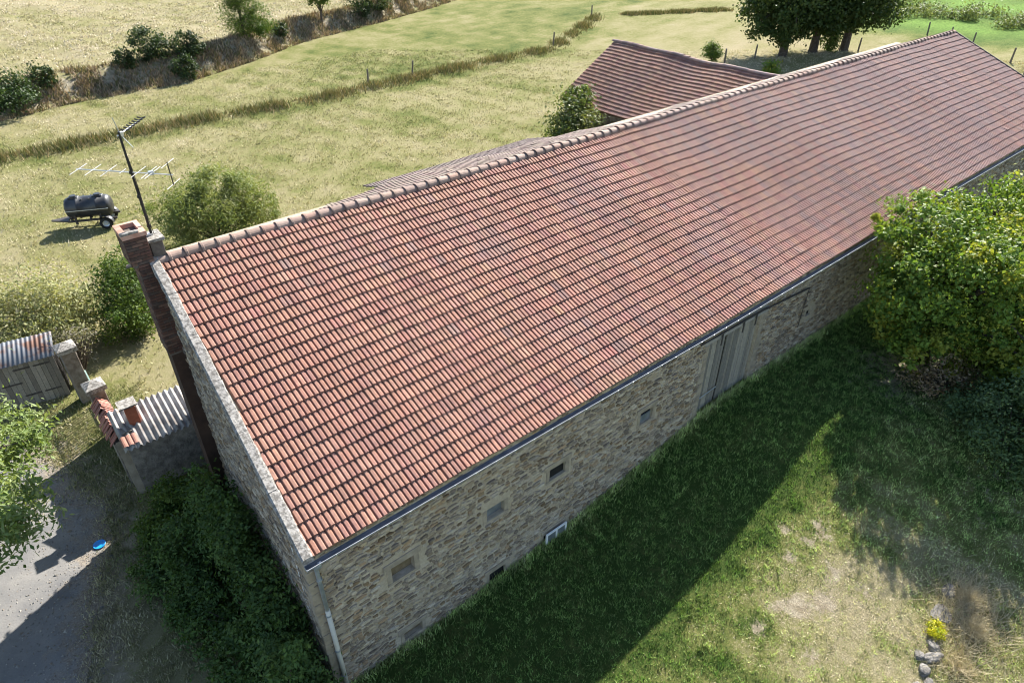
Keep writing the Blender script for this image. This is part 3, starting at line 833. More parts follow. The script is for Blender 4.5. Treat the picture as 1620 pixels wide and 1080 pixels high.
for u in np.arange(0.1, 11.2, .38):
    p = wing_pt(np.array([u]), np.array([1.]))[0]
    link('ridge_tile', random.choice(wv), wr, loc=(p[0], p[1] - .2, p[2] + .03), rot=(random.uniform(-.04, .04), 0, random.uniform(-.06, .06)))
MB().prism([(26.35 - 28, 15.4 - 15.5 - 6, 0), (26.35 - 28, 20.9 - 15.5, 0), (26.35 - 28, 20.9 - 15.5, 4.3), (26.35 - 28, 9.4 - 15.5, 4.3)], (.5, 0, 0)).build('wall', M_DARKSTONE, wing)
MB().prism([(26.4 - 28, 5.4, -.1), (34.5 - 28, 5.4, -.1), (34.5 - 28, 5.4, 4.3), (30.5 - 28, 5.4, 6.75), (26.4 - 28, 5.4, 4.3)], (0, -.45, 0)).build('gable_wall', M_DARKSTONE, wing)

# ------------------------------------------------------------------ yard buildings on the left
shed = thing('corrugated_shed', 'low stone lean-to with grey corrugated roof beside the barn gable', 'shed', (-.8, 9.9, 0))
sw = MB().box((-1.0, -.55, -.3), (1.4, -.2, 1.86)).box((-1.0, -.2, -.3), (-.7, .75, 2.1)).build('wall', M_DARKSTONE, shed)
mb = MB(); nc = 150
xs2 = np.linspace(-1.1, 1.35, nc)
A = [(x, -.75, 1.86 + .045 * math.sin(x * 2 * math.pi / .177)) for x in xs2]
B = [(x, .72, 2.36 + .045 * math.sin(x * 2 * math.pi / .177)) for x in xs2]
lo = [(x, y, z - .012) for x, y, z in A]
mb.add(A + B + lo, [(i, i + 1, nc + i + 1, nc + i) for i in range(nc - 1)] + [(2 * nc + i, 2 * nc + i + 1, i + 1, i) for i in range(nc - 1)])
mb.build('corrugated_roof', M_FIBRO, shed, smooth=True)
sc_ = MB().box((-.68, .0, 1.9), (-.38, .24, 2.72), jit=.01).build('chimney', mat_basic('orange_brick', (.33, .1, .055), (.42, .15, .09), 9, .9, .5), shed)
MB().box((-.8, -.1, 2.80), (-.3, .36, 2.845)).build('chimney_cap', M_COPING, sc_)
for dx in (-.64, -.46):
    MB().box((dx, .04, 2.718), (dx + .05, .2, 2.802)).build('cap_leg', M_DARKSTONE, sc_)
for i in range(3):
    m_ = MB(); rg = [[(-1.02 + i * .15 + .08 * math.cos(math.pi * k / 6), y, z + .06 * math.sin(math.pi * k / 6)) for k in range(7)] for y, z in ((-.72, 1.95), (-.36, 2.06))]
    m_.add(rg[0] + rg[1], [(k, k + 1, 8 + k, 7 + k) for k in range(6)])
    m_.build('verge_tile', M_RIDGE, shed, tint=np.array((.42, .2, .14)))

wallt = thing('tile_topped_wall', 'low yard wall capped with red clay tiles beside the gate pillar', 'wall', (-1.9, 11.2, 0))
MB().prism([(.18, -1.9, -.2), (-.2, -1.9, -.2), (-.12, -1.05, 1.75), (-.05, 1.2, 1.75), (.2, 1.2, 1.75), (.2, -1.05, 1.75)][:6], (0, 0, 0.0001)) if False else None
MB().box((-.16, -1.25, -.2), (.16, 1.2, 1.66)).build('wall_core', M_DARKSTONE, wallt)
MB().prism([(-.11, -1.95, -.2), (-.11, -1.25, -.2), (-.11, -1.25, 1.7)], (.24, 0, 0)).build('buttress', M_CEMENT, wallt)
tmesh = [MB().add([(-.26, -.05, 1.62), (.0, -.05, 1.9), (.26, -.05, 1.62), (-.26, .055, 1.6), (.0, .055, 1.875), (.26, .055, 1.6), (-.26, -.05, 1.585), (.0, -.05, 1.86), (.26, -.05, 1.585)],
                  [(0, 1, 4, 3), (1, 2, 5, 4), (6, 7, 1, 0), (7, 8, 2, 1)]).mesh('cap_tile', M_RIDGE, tint=np.array(c)) for c in ((.38, .16, .12), (.33, .15, .12), (.42, .2, .15))]
for y in np.arange(-1.2, 1.2, .1):
    link('cap_tile', random.choice(tmesh), wallt, loc=(random.uniform(-.01, .01), y, random.uniform(-.01, .01)), rot=(0, random.uniform(-.03, .03), random.uniform(-.04, .04)))

M_PILLAR = mat_basic('pillar_stone', (.13, .105, .085), (.24, .21, .18), 5, .95, .7, 16, .02)
def pillar(name, label, x, y, h, w, cap=True):
    t = thing(name, label, 'gate pillar', (x, y, 0), R(4))
    MB().box((-w, -w, -.2), (w, w, h), jit=.015).build('shaft', M_PILLAR, t, bevel=.02)
    if cap:
        MB().add([(-w - .07, -w - .07, h + .003), (w + .07, -w - .07, h + .003), (w + .07, w + .07, h + .003), (-w - .07, w + .07, h + .003),
                  (-w - .07, -w - .07, h + .16), (w + .07, -w - .07, h + .17), (w + .07, w + .07, h + .16), (-w - .07, w + .07, h + .16), (-.05, 0, h + .32), (.06, .02, h + .32)],
                 [(3, 2, 1, 0), (0, 1, 5, 4), (1, 2, 6, 5), (2, 3, 7, 6), (3, 0, 4, 7), (4, 5, 9, 8), (5, 6, 9), (6, 7, 8, 9), (7, 4, 8)]).build('cap_stone', M_COPING, t)
    return t
pillar('gate_pillar', 'stone gate pillar with pyramid cap at end of tile-topped wall', -1.85, 12.65, 2.02, .23)
pillar('gate_pillar', 'grey gate pillar next to the wooden hut under dead branches', -2.1, 15.35, 2.15, .24)
gate = thing('yard_gate', 'faded green metal gate between the two yard pillars', 'gate', (-1.85, 14.0, 0))
gf = MB()
for p in (((-.02, -.95, .25), (.02, .95, .3)), ((-.02, -.95, 1.35), (.02, .95, 1.4)), ((-.02, -.95, .3), (.02, -.9, 1.35)), ((-.02, .9, .3), (.02, .95, 1.35))): gf.box(*p)
gf.build('gate_frame', M_GREENPAINT, gate)
bar = MB().box((-.012, -.02, .3), (.012, .02, 1.35)).mesh('gate_bar', M_GREENPAINT)
for y in np.arange(-.78, .8, .13): link('gate_bar', bar, gate, loc=(0, y, 0))

hut = thing('wooden_hut', 'weathered plank hut with rusty corrugated metal roof', 'hut', (-3.9, 16.4, 0), R(-10))
MB().box((-1.45, -.1, -.1), (1.4, .8, 1.76)).build('wall_core', M_DARK, hut)
for i in range(19):
    x0 = -1.5 + i * .154
    tc = np.array(random.choice([(.21, .195, .165), (.25, .235, .205), (.17, .155, .135), (.28, .26, .225)]))
    MB().box((x0, -.13 + random.uniform(-.006, .006), 0), (x0 + .145, -.102, 1.76)).build('plank', M_WOOD, hut, tint=tc)
for z in (.4, 1.5):
    for x0 in (.15, .75):
        MB().box((x0, -.152, z), (x0 + .5, -.138, z + .05)).build('hinge', M_IRON, hut)
MB().box((-.35, -.155, .95), (.25, -.138, 1.0)).build('door_latch', M_IRON, hut)
mb = MB(); xs2 = np.linspace(-1.75, 1.5, 180)
w_ = lambda x: .014 * math.sin(x * 2 * math.pi / .14)
A = [(x, -.3, 1.82 + w_(x)) for x in xs2]; B = [(x, .95, 2.1 + w_(x)) for x in xs2]
mb.add(A + B + [(x, y, z - .008) for x, y, z in A], [(i, i + 1, 181 + i, 180 + i) for i in range(179)] + [(360 + i, 361 + i, i + 1, i) for i in range(179)])
mb.build('metal_roof', M_RUSTMETAL, hut, smooth=True)

# blue dish on the lane
dish = MB().lathe([(0.001, .012), (.12, .015), (.15, .03), (.165, .034), (.165, .02), (.13, 0.0), (0.001, 0.0)], n=28)
do = dish.build('plastic_lid', M_BLUE, smooth=True); do.location = (-3.42, 8.06, float(tz(-3.42, 8.06)) + .03)
tag(do, 'round blue plastic lid lying on the lane at the shadow edge', 'lid')

# ------------------------------------------------------------------ TV aerial
ant = thing('tv_antenna', 'tall black mast with two television aerials fixed to the brick chimney', 'antenna', (.25, 7.0, 8.6))
MB().tube([(0, 0, 0), (.02, 0, 2.65)], [.03, .024], 8).build('mast', M_ANTBLK, ant)
for z in (.5, 1.2, 1.75): MB().tube([(0, 0, z), (.01, 0, z + .06)], .042, 8).build('mast_clamp', M_ANTBLK, ant)
MB().box((-.16, -.03, .3), (.02, .03, .36)).build('wall_bracket', M_ALU, ant)
bd = Vector((.69, -.72, 0)).normalized(); ed = Vector((.66, .74, 0)).normalized()
zc = 1.8
lb = MB().tube([bd * -1.25 + Vector((0, 0, zc)), bd * .95 + Vector((0, 0, zc - .03))], .011, 6).build('lower_boom', M_ALU, ant)
def element(parent, s, half, z, d=ed, mat=M_ALU, r=.0065, c=bd):
    p = c * s + Vector((0, 0, z))
    MB().tube([p - d * half, p + d * half], r, 5).build('element', mat, parent)
for s, hl in ((-1.2, .33), (-.86, .33), (-.5, .33), (-.18, .14), (.18, .33), (.42, .36), (.5, .36)): element(lb, s, hl, zc)
element(lb, .9, .3, zc + .22); element(lb, .9, .3, zc - .24)
MB().tube([bd * .9 + Vector((0, 0, zc + .25)), bd * .9 + Vector((0, 0, zc - .27))], .012, 6).build('reflector_post', M_ANTBLK, lb)
MB().box((-.05, -.04, -.05), (.05, .04, .03), M=Matrix.Translation(bd * .46 + Vector((0, 0, zc)))).build('dipole_box', M_ZINC, lb)
zu = 2.58; ud_ = Vector((.65, .76, 0)).normalized(); pe = Vector((.76, -.65, 0))
ub = MB().tube([ud_ * -.05 + Vector((0, 0, zu)), ud_ * 1.08 + Vector((0, 0, zu + .02))], .014, 6).build('upper_boom', M_ALU, ant)
for k in range(7):
    p = ud_ * (.3 + k * .125) + Vector((0, 0, zu + .005 * k))
    MB().tube([p - pe * .09 + Vector((0, 0, .03)), p, p + pe * .09 + Vector((0, 0, .03))], .017, 5).build('element', M_ANTBLK, ub)
MB().tube([ud_ * .08 + Vector((0, 0, zu - .02)), ud_ * .02 + Vector((-.02, -.0, zu + .36))], .008, 5).build('reflector_arm', M_ZINC, ub)
MB().tube([ud_ * .08 + Vector((0, 0, zu - .02)), ud_ * .12 + Vector((.12, -.1, zu - .3))], .008, 5).build('reflector_arm', M_ZINC, ub)
MB().box((-.04, -.04, -.04), (.04, .04, .04), M=Matrix.Translation(ud_ * .1 + Vector((0, 0, zu)))).build('dipole_box', M_ALU, ub)

MB().tube([(.03, .02, 2.5), (.045, -.02, 1.7), (.04, .02, .9), (.05, -.03, .3), (.12, -.1, .05)], .007, 5).build('coax_cable', M_ANTBLK, ant)

# ------------------------------------------------------------------ water bowser trailer
tr = thing('water_trailer', 'black plastic water tank on a small trailer in the meadow', 'trailer', (1.75, 30.9, float(tz(1.75, 30.9))), math.atan2(-.94, 2.03))
tm_ = MB(); prof = [(.001, -1.12), (.3, -1.10), (.47, -1.03), (.54, -.9), (.55, -.5), (.565, -.49), (.565, -.42), (.55, -.41), (.55, .41), (.565, .42), (.565, .49), (.55, .5), (.54, .9), (.47, 1.03), (.3, 1.1), (.001, 1.12)]
Mt = Matrix.Translation((0, 0, 1.08)) @ Matrix.Rotation(R(90), 4, 'Y')
tk = tm_.lathe(prof, Mt, 28).build('tank', M_BLACK, tr, smooth=True)
MB().box((-1.02, -.572, 1.07), (1.02, -.548, 1.105)).build('tank_seam', M_ZINC, tk)
for xx in (-.6, .55):
    MB().box((xx - .25, -.17, 1.56), (xx + .25, .17, 1.655), jit=.0).build('hatch_base', M_BLACK, tk, bevel=.03)
    MB().lathe([(.001, .05), (.15, .05), (.16, .03), (.16, -.03)], Matrix.Translation((xx, 0, 1.68)), 18).build('hatch_lid', M_BLACK, tk)
for xx in (-.18, .18):
    MB().box((xx - .03, -.3, 1.52), (xx + .03, .3, 1.60)).build('tank_rib', M_BLACK, tk)
fr_ = MB()
for yy_ in (-.38, .38): fr_.box((-1.1, yy_ - .04, .42), (1.25, yy_ + .04, .52))
for xx in (-.9, 0, .9): fr_.box((xx - .04, -.42, .524), (xx + .04, .42, .62))
fr_.build('chassis', M_IRON, tr)
MB().prism([(-1.1, -.38, .44), (-1.1, .38, .44), (-2.0, .03, .42), (-2.0, -.03, .42)], (0, 0, .07)).build('drawbar', M_IRON, tr)
for sx_ in (-.7, .5):
    for sy in (-.42, .42): MB().box((sx_ - .05, sy - .05, .3), (sx_ + .05, sy + .05, .9)).build('cradle', M_IRON, tr)
for yw in (-.62, .62):
    Mw2 = Matrix.Translation((.72, yw, .31)) @ Matrix.Rotation(R(90), 4, 'X')
    wh = MB().lathe([(.17, -.09), (.26, -.1), (.31, -.07), (.31, .07), (.26, .1), (.17, .09)], Mw2, 22).build('wheel', M_RUBBER, tr, smooth=True)
    MB().lathe([(.001, .07), (.07, .08), (.1, .05), (.17, .085), (.175, -.085), (.1, -.05), (.001, -.07)], Mw2, 18).build('rim', M_ZINC, wh)
    fd = MB(); n_ = 10
    o1 = [(.72 + .4 * math.cos(math.pi * k / n_), yw - .13, .33 + .38 * math.sin(math.pi * k / n_)) for k in range(n_ + 1)]
    o2 = [(x, y + .26, z) for x, y, z in o1]
    fd.add(o1 + o2, [(k, k + 1, n_ + 2 + k, n_ + 1 + k) for k in range(n_)])
    fd.build('mudguard', M_BLACK, tr)

# ------------------------------------------------------------------ vegetation
def leaf_mesh(name, P, N_, size, cols, asp=.5, mat=M_LEAF, fold=.0):
    n_ = len(P)
    N_ = N_ / (np.linalg.norm(N_, axis=1, keepdims=True) + 1e-9)
    r = rng.normal(size=(n_, 3)); a = np.cross(N_, r); a /= np.linalg.norm(a, axis=1, keepdims=True) + 1e-9
    b_ = np.cross(N_, a); s = size[:, None]
    V = np.stack([P - a * s * .5, P + b_ * s * asp * .5, P + a * s * .5 + N_ * s * -.1, P - b_ * s * asp * .5], 1).reshape(-1, 3)
    F_ = np.arange(n_ * 4).reshape(-1, 4)
    return np_mesh(name, V, F_, mat, np.repeat(cols, 4, 0))

def crown_points(blobs, n_, clump=.28, subs=60, shell=.55, flat=1.0):
    """leaf positions in clumps spread through blobs"""
    vol = np.array([(b_[1][0] * b_[1][1] * b_[1][2]) ** (2 / 3) for b_ in blobs]); vol = vol / vol.sum()
    PP, NN, CI = [], [], []
    for bi, (c, r) in enumerate(blobs):
        k = max(int(n_ * vol[bi]), 10); m = max(int(subs * vol[bi] * len(blobs) ** .5), 6)
        d = rng.normal(size=(m, 3)); d /= np.linalg.norm(d, axis=1, keepdims=True)
        rad = rng.uniform(shell, 1.0, (m, 1)) ** .8 * np.where(rng.uniform(size=(m, 1)) < .22, 1.18, 1.0)
        cc = np.array(c) + d * rad * np.array(r)
        w = rng.uniform(.4, 1.3, m); w /= w.sum()
        ci = rng.choice(m, k, p=w)
        off = rng.normal(size=(k, 3)) * np.array(r).mean() * clump * rng.uniform(.5, 1.2, (m, 1))[ci] * np.array([1, 1, .75])
        P = cc[ci] + off
        PP.append(P); NN.append((P - np.array(c)) / np.array(r) * .7 + rng.normal(size=(k, 3)) * .75 + np.array([0, 0, .45])); CI.append(ci + bi * 1000)
    return np.concatenate(PP), np.concatenate(NN), np.concatenate(CI)

def shade_cols(ci, pal, n_, var=.18):
    """each clump leans to one shade of the palette"""
    pal = np.array(pal); u, inv = np.unique(ci, return_inverse=True)
    base = pal[rng.integers(0, len(pal), len(u))][inv] * .6 + pal[rng.integers(0, len(pal), n_)] * .4
    return base * rng.uniform(1 - var, 1 + var, (n_, 1))

def plant(name, label, cat, loc, blobs, n_, size, pal, trunk=None, limbs=8, group=None, clump=.28, subs=60, shell=.5, asp=.5, crown='crown', trunk_r=.12, stems=False, zmin=None):
    t = thing(name, label, cat, loc, 0, group)
    P, N_, CI = crown_points(blobs, n_, clump, subs, shell)
    if zmin is not None:
        k = P[:, 2] > zmin; P, N_, CI = P[k], N_[k], CI[k]
    s = size * rng.uniform(.65, 1.35, len(P))
    link(crown, leaf_mesh(crown, P, N_, s, shade_cols(CI, pal, len(P)), asp), t)
    m_ = MB()
    if trunk:
        top = Vector(trunk)
        mid_ = Vector((top.x * .4 + .05, top.y * .4, top.z * .5))
        m_.tube([(0, 0, -.2), (0, 0, .15), mid_, top], [trunk_r * 1.4, trunk_r * 1.05, trunk_r * .85, trunk_r * .6], 9)
        start = [mid_, top]
    else: start = [Vector((0, 0, .05))]
    uq = rng.permutation(len(P))[:limbs]
    for i in uq:
        e = Vector(P[i]); s0 = random.choice(start) + Vector((random.uniform(-.05, .05), random.uniform(-.05, .05), 0))
        md = s0.lerp(e, .5) + Vector((random.uniform(-.1, .1), random.uniform(-.1, .1), .12 * (e - s0).length))
        r0 = trunk_r * (.5 if trunk else .35)
        m_.tube([s0, md, e], [r0, r0 * .55, r0 * .15], 5, cap=False)
    m_.build('trunk' if trunk else 'stems', M_BARK, t)
    return t

G1 = [(.06, .115, .018), (.085, .14, .022), (.12, .17, .03), (.045, .085, .018)]
GY = [(.2, .27, .04), (.13, .22, .035), (.32, .32, .045), (.09, .16, .028), (.17, .26, .04), (.11, .19, .035)]
GD = [(.03, .06, .018), (.042, .078, .022), (.055, .09, .025), (.025, .048, .018)]
GW = [(.17, .22, .065), (.21, .25, .08), (.13, .175, .05), (.25, .27, .11)]
GB = [(.028, .05, .02), (.04, .07, .025), (.05, .08, .03), (.065, .085, .035)]

GM2 = [(.075, .13, .05), (.1, .16, .065), (.055, .1, .04), (.13, .19, .085)]
def gl_(x, y): return (x, y, float(tz(x, y)))
# big yellow-green tree by the front wall and the one behind it
plant('broadleaf_tree', 'large yellow-green leafy tree standing close to the front wall', 'tree', gl_(21.3, -3.2),
      [((0, 0, 3.1), (2.6, 2.3, 2.3)), ((-.9, .7, 2.6), (1.7, 1.5, 1.9)), ((.6, 1.2, 4.2), (1.9, 1.5, 1.4)), ((1.4, -1.2, 3.2), (2.0, 1.8, 2.0)), ((-.4, -.9, 3.6), (1.7, 1.5, 1.4)), ((-1.2, -.4, 1.3), (1.4, 1.4, 1.0)), ((-1.9, 1.0, 3.5), (.9, .8, .8)), ((-.9, 1.9, 4.6), (.9, .8, .7)), ((-2.3, -.3, 2.3), (.8, .9, .7)), ((-.6, -1.4, 4.3), (1.4, 1.3, 1.1)), ((-.6, -2.2, 2.0), (1.3, 1.2, 1.2)), ((.3, -2.6, .9), (1.3, 1.1, .9))],
      44000, .14, GY, trunk=(.1, .1, 2.6), limbs=40, trunk_r=.2, clump=.135, subs=130, shell=.45, asp=.62)
plant('broadleaf_tree', 'yellow-green tree cut off by the right edge of the picture', 'tree', gl_(25.4, -4.6),
      [((0, 0, 3.4), (2.6, 2.6, 2.4)), ((-.6, 1.5, 4.3), (2.0, 1.8, 1.4)), ((1.5, .8, 4.2), (2.2, 2.0, 1.6)), ((-1.3, -.9, 2.4), (1.8, 1.8, 1.9)), ((-2.6, -2.0, 1.6), (1.6, 1.5, 1.5)), ((-3.6, -2.6, .9), (1.5, 1.3, 1.1)), ((-4.6, -3.2, 1.4), (1.4, 1.2, 1.2)), ((-5.2, -2.2, 2.2), (1.3, 1.2, 1.0)), ((-5.9, -3.4, .9), (1.3, 1.1, 1.0)), ((-3.0, -3.6, 2.6), (1.5, 1.3, 1.1)), ((-1.0, -2.6, 2.2), (1.8, 1.5, 1.6))],
      34000, .15, GY, trunk=(.1, .1, 2.8), limbs=40, trunk_r=.2, clump=.135, subs=130, shell=.45, asp=.62)
plant('shrub', 'dark green shrub under the tree at the right edge', 'shrub', gl_(18.5, -7.0),
      [((0, 0, 1.2), (1.5, 1.3, 1.3)), ((1.2, -.4, 1.5), (1.4, 1.3, 1.4)), ((.4, 1.0, .8), (1.1, 1.0, .8)), ((-.6, -.9, .6), (1.0, .9, .7))], 16000, .11, GM2, limbs=18, clump=.25, subs=70)
plant('dead_shrub', 'half dead brown shrub in front of the big tree', 'shrub', gl_(19.6, -4.3),
      [((0, 0, .8), (.8, .7, .7)), ((-.5, .4, .5), (.6, .5, .4)), ((.5, -.6, .5), (.6, .5, .4))], 2600, .1, [(.3, .22, .14), (.22, .16, .1), (.12, .12, .04), (.36, .28, .2)], limbs=40, clump=.3, subs=40, trunk_r=.06)

# shrubs along the gable
GM = [(.06, .115, .03), (.085, .15, .035), (.045, .085, .025), (.11, .17, .045)]
plant('shrub', 'tall leafy shrub growing against the gable wall near the front corner', 'shrub', gl_(-1.05, 2.4),
      [((.35, 0, 1.9), (.55, 1.0, 1.6)), ((.35, 1.0, 2.1), (.5, .9, 1.5)), ((.3, -1.1, 1.7), (.55, .8, 1.4)), ((-.5, -.6, .9), (.8, .9, .9)), ((-.7, .6, .7), (.7, .9, .7))], 17000, .11, GM, limbs=26, clump=.2, subs=110, shell=.35)
plant('shrub', 'tall broad shrub against the gable below the chimney', 'shrub', gl_(-1.0, 4.9),
      [((.35, -.3, 1.9), (.55, 1.0, 1.6)), ((-.5, .4, 1.0), (.8, 1.0, 1.0)), ((.25, .8, 1.5), (.5, .7, 1.4)), ((-.9, -.6, .7), (.7, .9, .7))], 16000, .11, GM, limbs=26, clump=.2, subs=110, shell=.35)
plant('shrub', 'light green low shrub at the foot of the corrugated shed', 'shrub', gl_(-1.1, 7.6),
      [((0, 0, .8), (.8, .9, .8)), ((-.6, -.6, .6), (.8, .8, .6)), ((.4, -.9, 1.0), (.5, .7, .9))], 12000, .1, G1, limbs=18, clump=.2, subs=90, shell=.35)
plant('shrub', 'low spreading weeds beside the lane below the shrubs', 'shrub', gl_(-2.2, 5.8),
      [((0, 0, .35), (.7, 1.4, .4)), ((.2, -1.8, .35), (.7, 1.0, .4))], 7000, .1, GM, limbs=8, clump=.22, subs=60, shell=.3)
plant('shrub', 'leafy bush at the bottom edge by the barn corner', 'shrub', gl_(-1.3, .2),
      [((.4, 0, 1.5), (.7, .9, 1.3)), ((.4, -1.0, .8), (.7, .8, .9)), ((-.7, .2, .7), (.8, .9, .7))], 13000, .11, GM, limbs=18, clump=.2, subs=90, shell=.35)

# roadside tree whose branches reach in from the left edge
plant('roadside_tree', 'pale green tree reaching in over the lane from the left edge', 'tree', gl_(-7.05, 9.2),
      [((0, 0, 4.0), (2.6, 2.8, 2.0)), ((2.4, 1.6, 2.9), (1.3, 1.8, 1.0)), ((2.1, -1.5, 3.3), (1.4, 1.5, 1.0)), ((2.0, -4.0, 4.6), (1.1, 1.3, .7)), ((0, -2.6, 4.4), (2.0, 2.0, 1.4))],
      23000, .17, [(.16, .22, .06), (.2, .27, .09), (.1, .16, .04), (.25, .3, .13)], trunk=(.2, -.1, 3.2), limbs=26, trunk_r=.18, clump=.2, subs=150, shell=.4, asp=.38)

# garden shrubs behind the barn on the left
plant('willow_bush', 'feathery light green bush behind the barn ridge', 'shrub', gl_(6.0, 24.6),
      [((0, 0, 2.0), (2.4, 2.2, 1.8)), ((-1.7, .3, 1.3), (1.6, 1.5, 1.4)), ((1.8, .2, 1.5), (1.6, 1.5, 1.3)), ((.2, -.6, 2.5), (1.6, 1.3, 1.2))], 23000, .2, GW, limbs=26, clump=.17, subs=90, shell=.4, asp=.24)
plant('garden_bush', 'pale olive bush with bare twigs behind the gate pillar', 'shrub', gl_(-2.3, 19.9),
      [((0, 0, 1.5), (1.8, 1.7, 1.3)), ((-1.2, .5, 1.4), (1.3, 1.2, 1.1)), ((1.0, .1, 1.2), (1.0, 1.1, 1.0)), ((-.3, -1.2, 1.0), (1.3, 1.0, .9))], 19000, .14, [(.28, .29, .12), (.35, .35, .17), (.19, .22, .08), (.31, .29, .19)], limbs=60, clump=.3, subs=80, shell=.35, asp=.4, trunk_r=.08)
plant('garden_bush', 'dark green bush hiding the foot of the brick chimney', 'shrub', gl_(.7, 19.4),
      [((0, 0, 1.5), (1.0, 1.0, 1.6)), ((-.6, -.8, .9), (1.0, 1.0, .9)), ((.2, .7, 2.2), (.9, .9, 1.2)), ((.2, -1.0, 1.0), (.8, .8, 1.0))], 15000, .11, G1, limbs=20, clump=.24, subs=80, shell=.35)
plant('dead_bush', 'grey leafless twiggy bush over the gate pillar', 'shrub', gl_(-2.0, 16.6),
      [((0, 0, 1.9), (.7, .6, .5)), ((.4, .3, 1.5), (.6, .6, .5))], 900, .07, [(.3, .27, .23), (.22, .2, .16), (.14, .14, .07)], limbs=130, clump=.3, subs=40, trunk_r=.05)
plant('fig_bush', 'bushy green shrub at the corner of the tiled outbuilding', 'shrub', gl_(24.3, 18.0),
      [((0, 0, 3.0), (1.5, 1.3, 2.0)), ((-.6, -.3, 2.6), (1.2, 1.0, 1.5)), ((.9, .6, 4.6), (.9, .9, .9))], 11000, .17, [(.1, .15, .04), (.14, .17, .05), (.07, .11, .03), (.19, .2, .07)], limbs=18, clump=.24, subs=60, shell=.4, asp=.6)

# three big trees beyond the ridge
for (x, y, h, w, lab) in ((64.7, 29.7, 11, 4.6, 'leftmost of three big dark trees beyond the barn ridge'), (68.6, 28.7, 11.5, 4.2, 'middle of three big dark trees beyond the barn ridge'), (71.6, 27.0, 11, 4.8, 'rightmost big tree of the three, leaning beyond the barn ridge')):
    plant('field_tree', lab, 'tree', gl_(x, y), [((0, 0, h * .62), (w, w, h * .3)), ((-w * .45, 0, h * .32), (w * .6, w * .6, h * .17)), ((w * .45, -.4, h * .36), (w * .6, w * .6, h * .18)), ((0, w * .4, h * .42), (w * .7, w * .7, h * .22)), ((0, -w * .3, h * .4), (w * .7, w * .6, h * .2))],
          20000, .32, [(.035, .065, .014), (.05, .085, .02), (.025, .05, .012), (.08, .11, .03)], trunk=(.4, .1, h * .45), limbs=14, trunk_r=.42, clump=.2, subs=110, shell=.5, asp=.6, group='three big trees in the meadow')
plant('shrub', 'small round green bush by the fence behind the outbuilding', 'shrub', gl_(57.0, 32.6), [((0, 0, .9), (.8, .8, .9))], 1600, .2, G1, limbs=8)
plant('shrub', 'bright green weeds in the shade of the big trees', 'shrub', gl_(57.2, 26.2), [((0, 0, .5), (.8, .7, .6))], 700, .25, GY, limbs=6)
plant('shrub', 'small dark bush at the foot of the big leaning tree', 'shrub', gl_(69.8, 27.8), [((0, 0, 1.2), (.9, .9, 1.3))], 1500, .25, G1, limbs=8)

# hedge bank bushes
for (x, y, rx, rz_, pal, lab, nn_) in (
        (1.2, 56.2, 2.6, 1.5, GD, 'large dark bush on the bank at the left edge', 5000), (4.6, 58.2, 1.0, .8, GB, 'small dark bush on the bank right of the large one', 1200),
        (11.2, 59.3, .9, .8, GB, 'low broom bush leftmost in the clump on the bank', 1200), (13.4, 59.9, 1.5, 1.5, GB, 'tall broom bush in the middle of the clump on the bank', 3500),
        (16.6, 60.5, 1.4, 1.1, GB, 'round dark bush at the top of the bank', 2800), (15.4, 58.0, 1.0, 1.1, GB, 'dark bush hanging down the bank face', 2000),
        (28.0, 66.2, .8, .8, GB, 'small bush beside the bank shadow', 900), (40.2, 71.4, 1.7, 2.2, GB, 'upright dark bush high on the bank near the top edge', 3000),
        (43.2, 72.4, 1.5, 2.0, GB, 'second upright bush on the bank near the top edge', 2600)):
    plant('bank_bush', lab, 'shrub', gl_(x, y), [((0, 0, rz_ * .8), (rx, rx * .8, rz_)), ((rx * .5, 0, rz_ * .6), (rx * .6, rx * .6, rz_ * .7))], nn_, .22, pal, limbs=10, clump=.25, subs=30, group=None)
plant('slim_tree', 'slender green tree standing on the bank', 'tree', gl_(23.4, 64.0), [((0, 0, 2.6), (1.4, 1.3, 2.4)), ((1.5, -.4, 1.4), (1.4, 1.2, 1.5)), ((-.4, 0, 4.6), (1.2, 1.2, 2.0))], 15000, .2, G1, trunk=(0, 0, 3.0), limbs=14, trunk_r=.14, asp=.35)
plant('small_tree', 'small round-headed tree on the bank near the top edge', 'tree', gl_(34.6, 69.8), [((0, 0, 2.6), (1.4, 1.3, 1.1)), ((.6, .2, 3.1), (1.0, 1.0, .9))], 3500, .22, G1, trunk=(0, 0, 1.9), limbs=12, trunk_r=.12)
for (x, y, rx, lab) in ((95, 33, 2.6, 'largest scrub bush at the left end of the bright far meadow'), (98.5, 30, 2.2, 'scrub bush just right of the leftmost one in the far meadow'), (101, 33.5, 2.4, 'scrub bush farthest up in the bright far meadow'), (99, 26.5, 1.8, 'small scrub bush in the middle of the bright far meadow'), (104, 26, 2.4, 'broad scrub bush behind the middle of the far meadow'), (97.5, 20.5, 2.0, 'scrub bush nearest the fence posts in the far meadow'), (101.5, 19.5, 2.2, 'scrub bush at the right end of the far meadow')):
    plant('field_scrub', lab, 'shrub', gl_(x, y), [((0, 0, .5), (rx, rx, .8))], 900, .3, [(.13, .17, .05), (.1, .13, .05), (.17, .2, .09)], limbs=4, group='scrub in the far meadow')

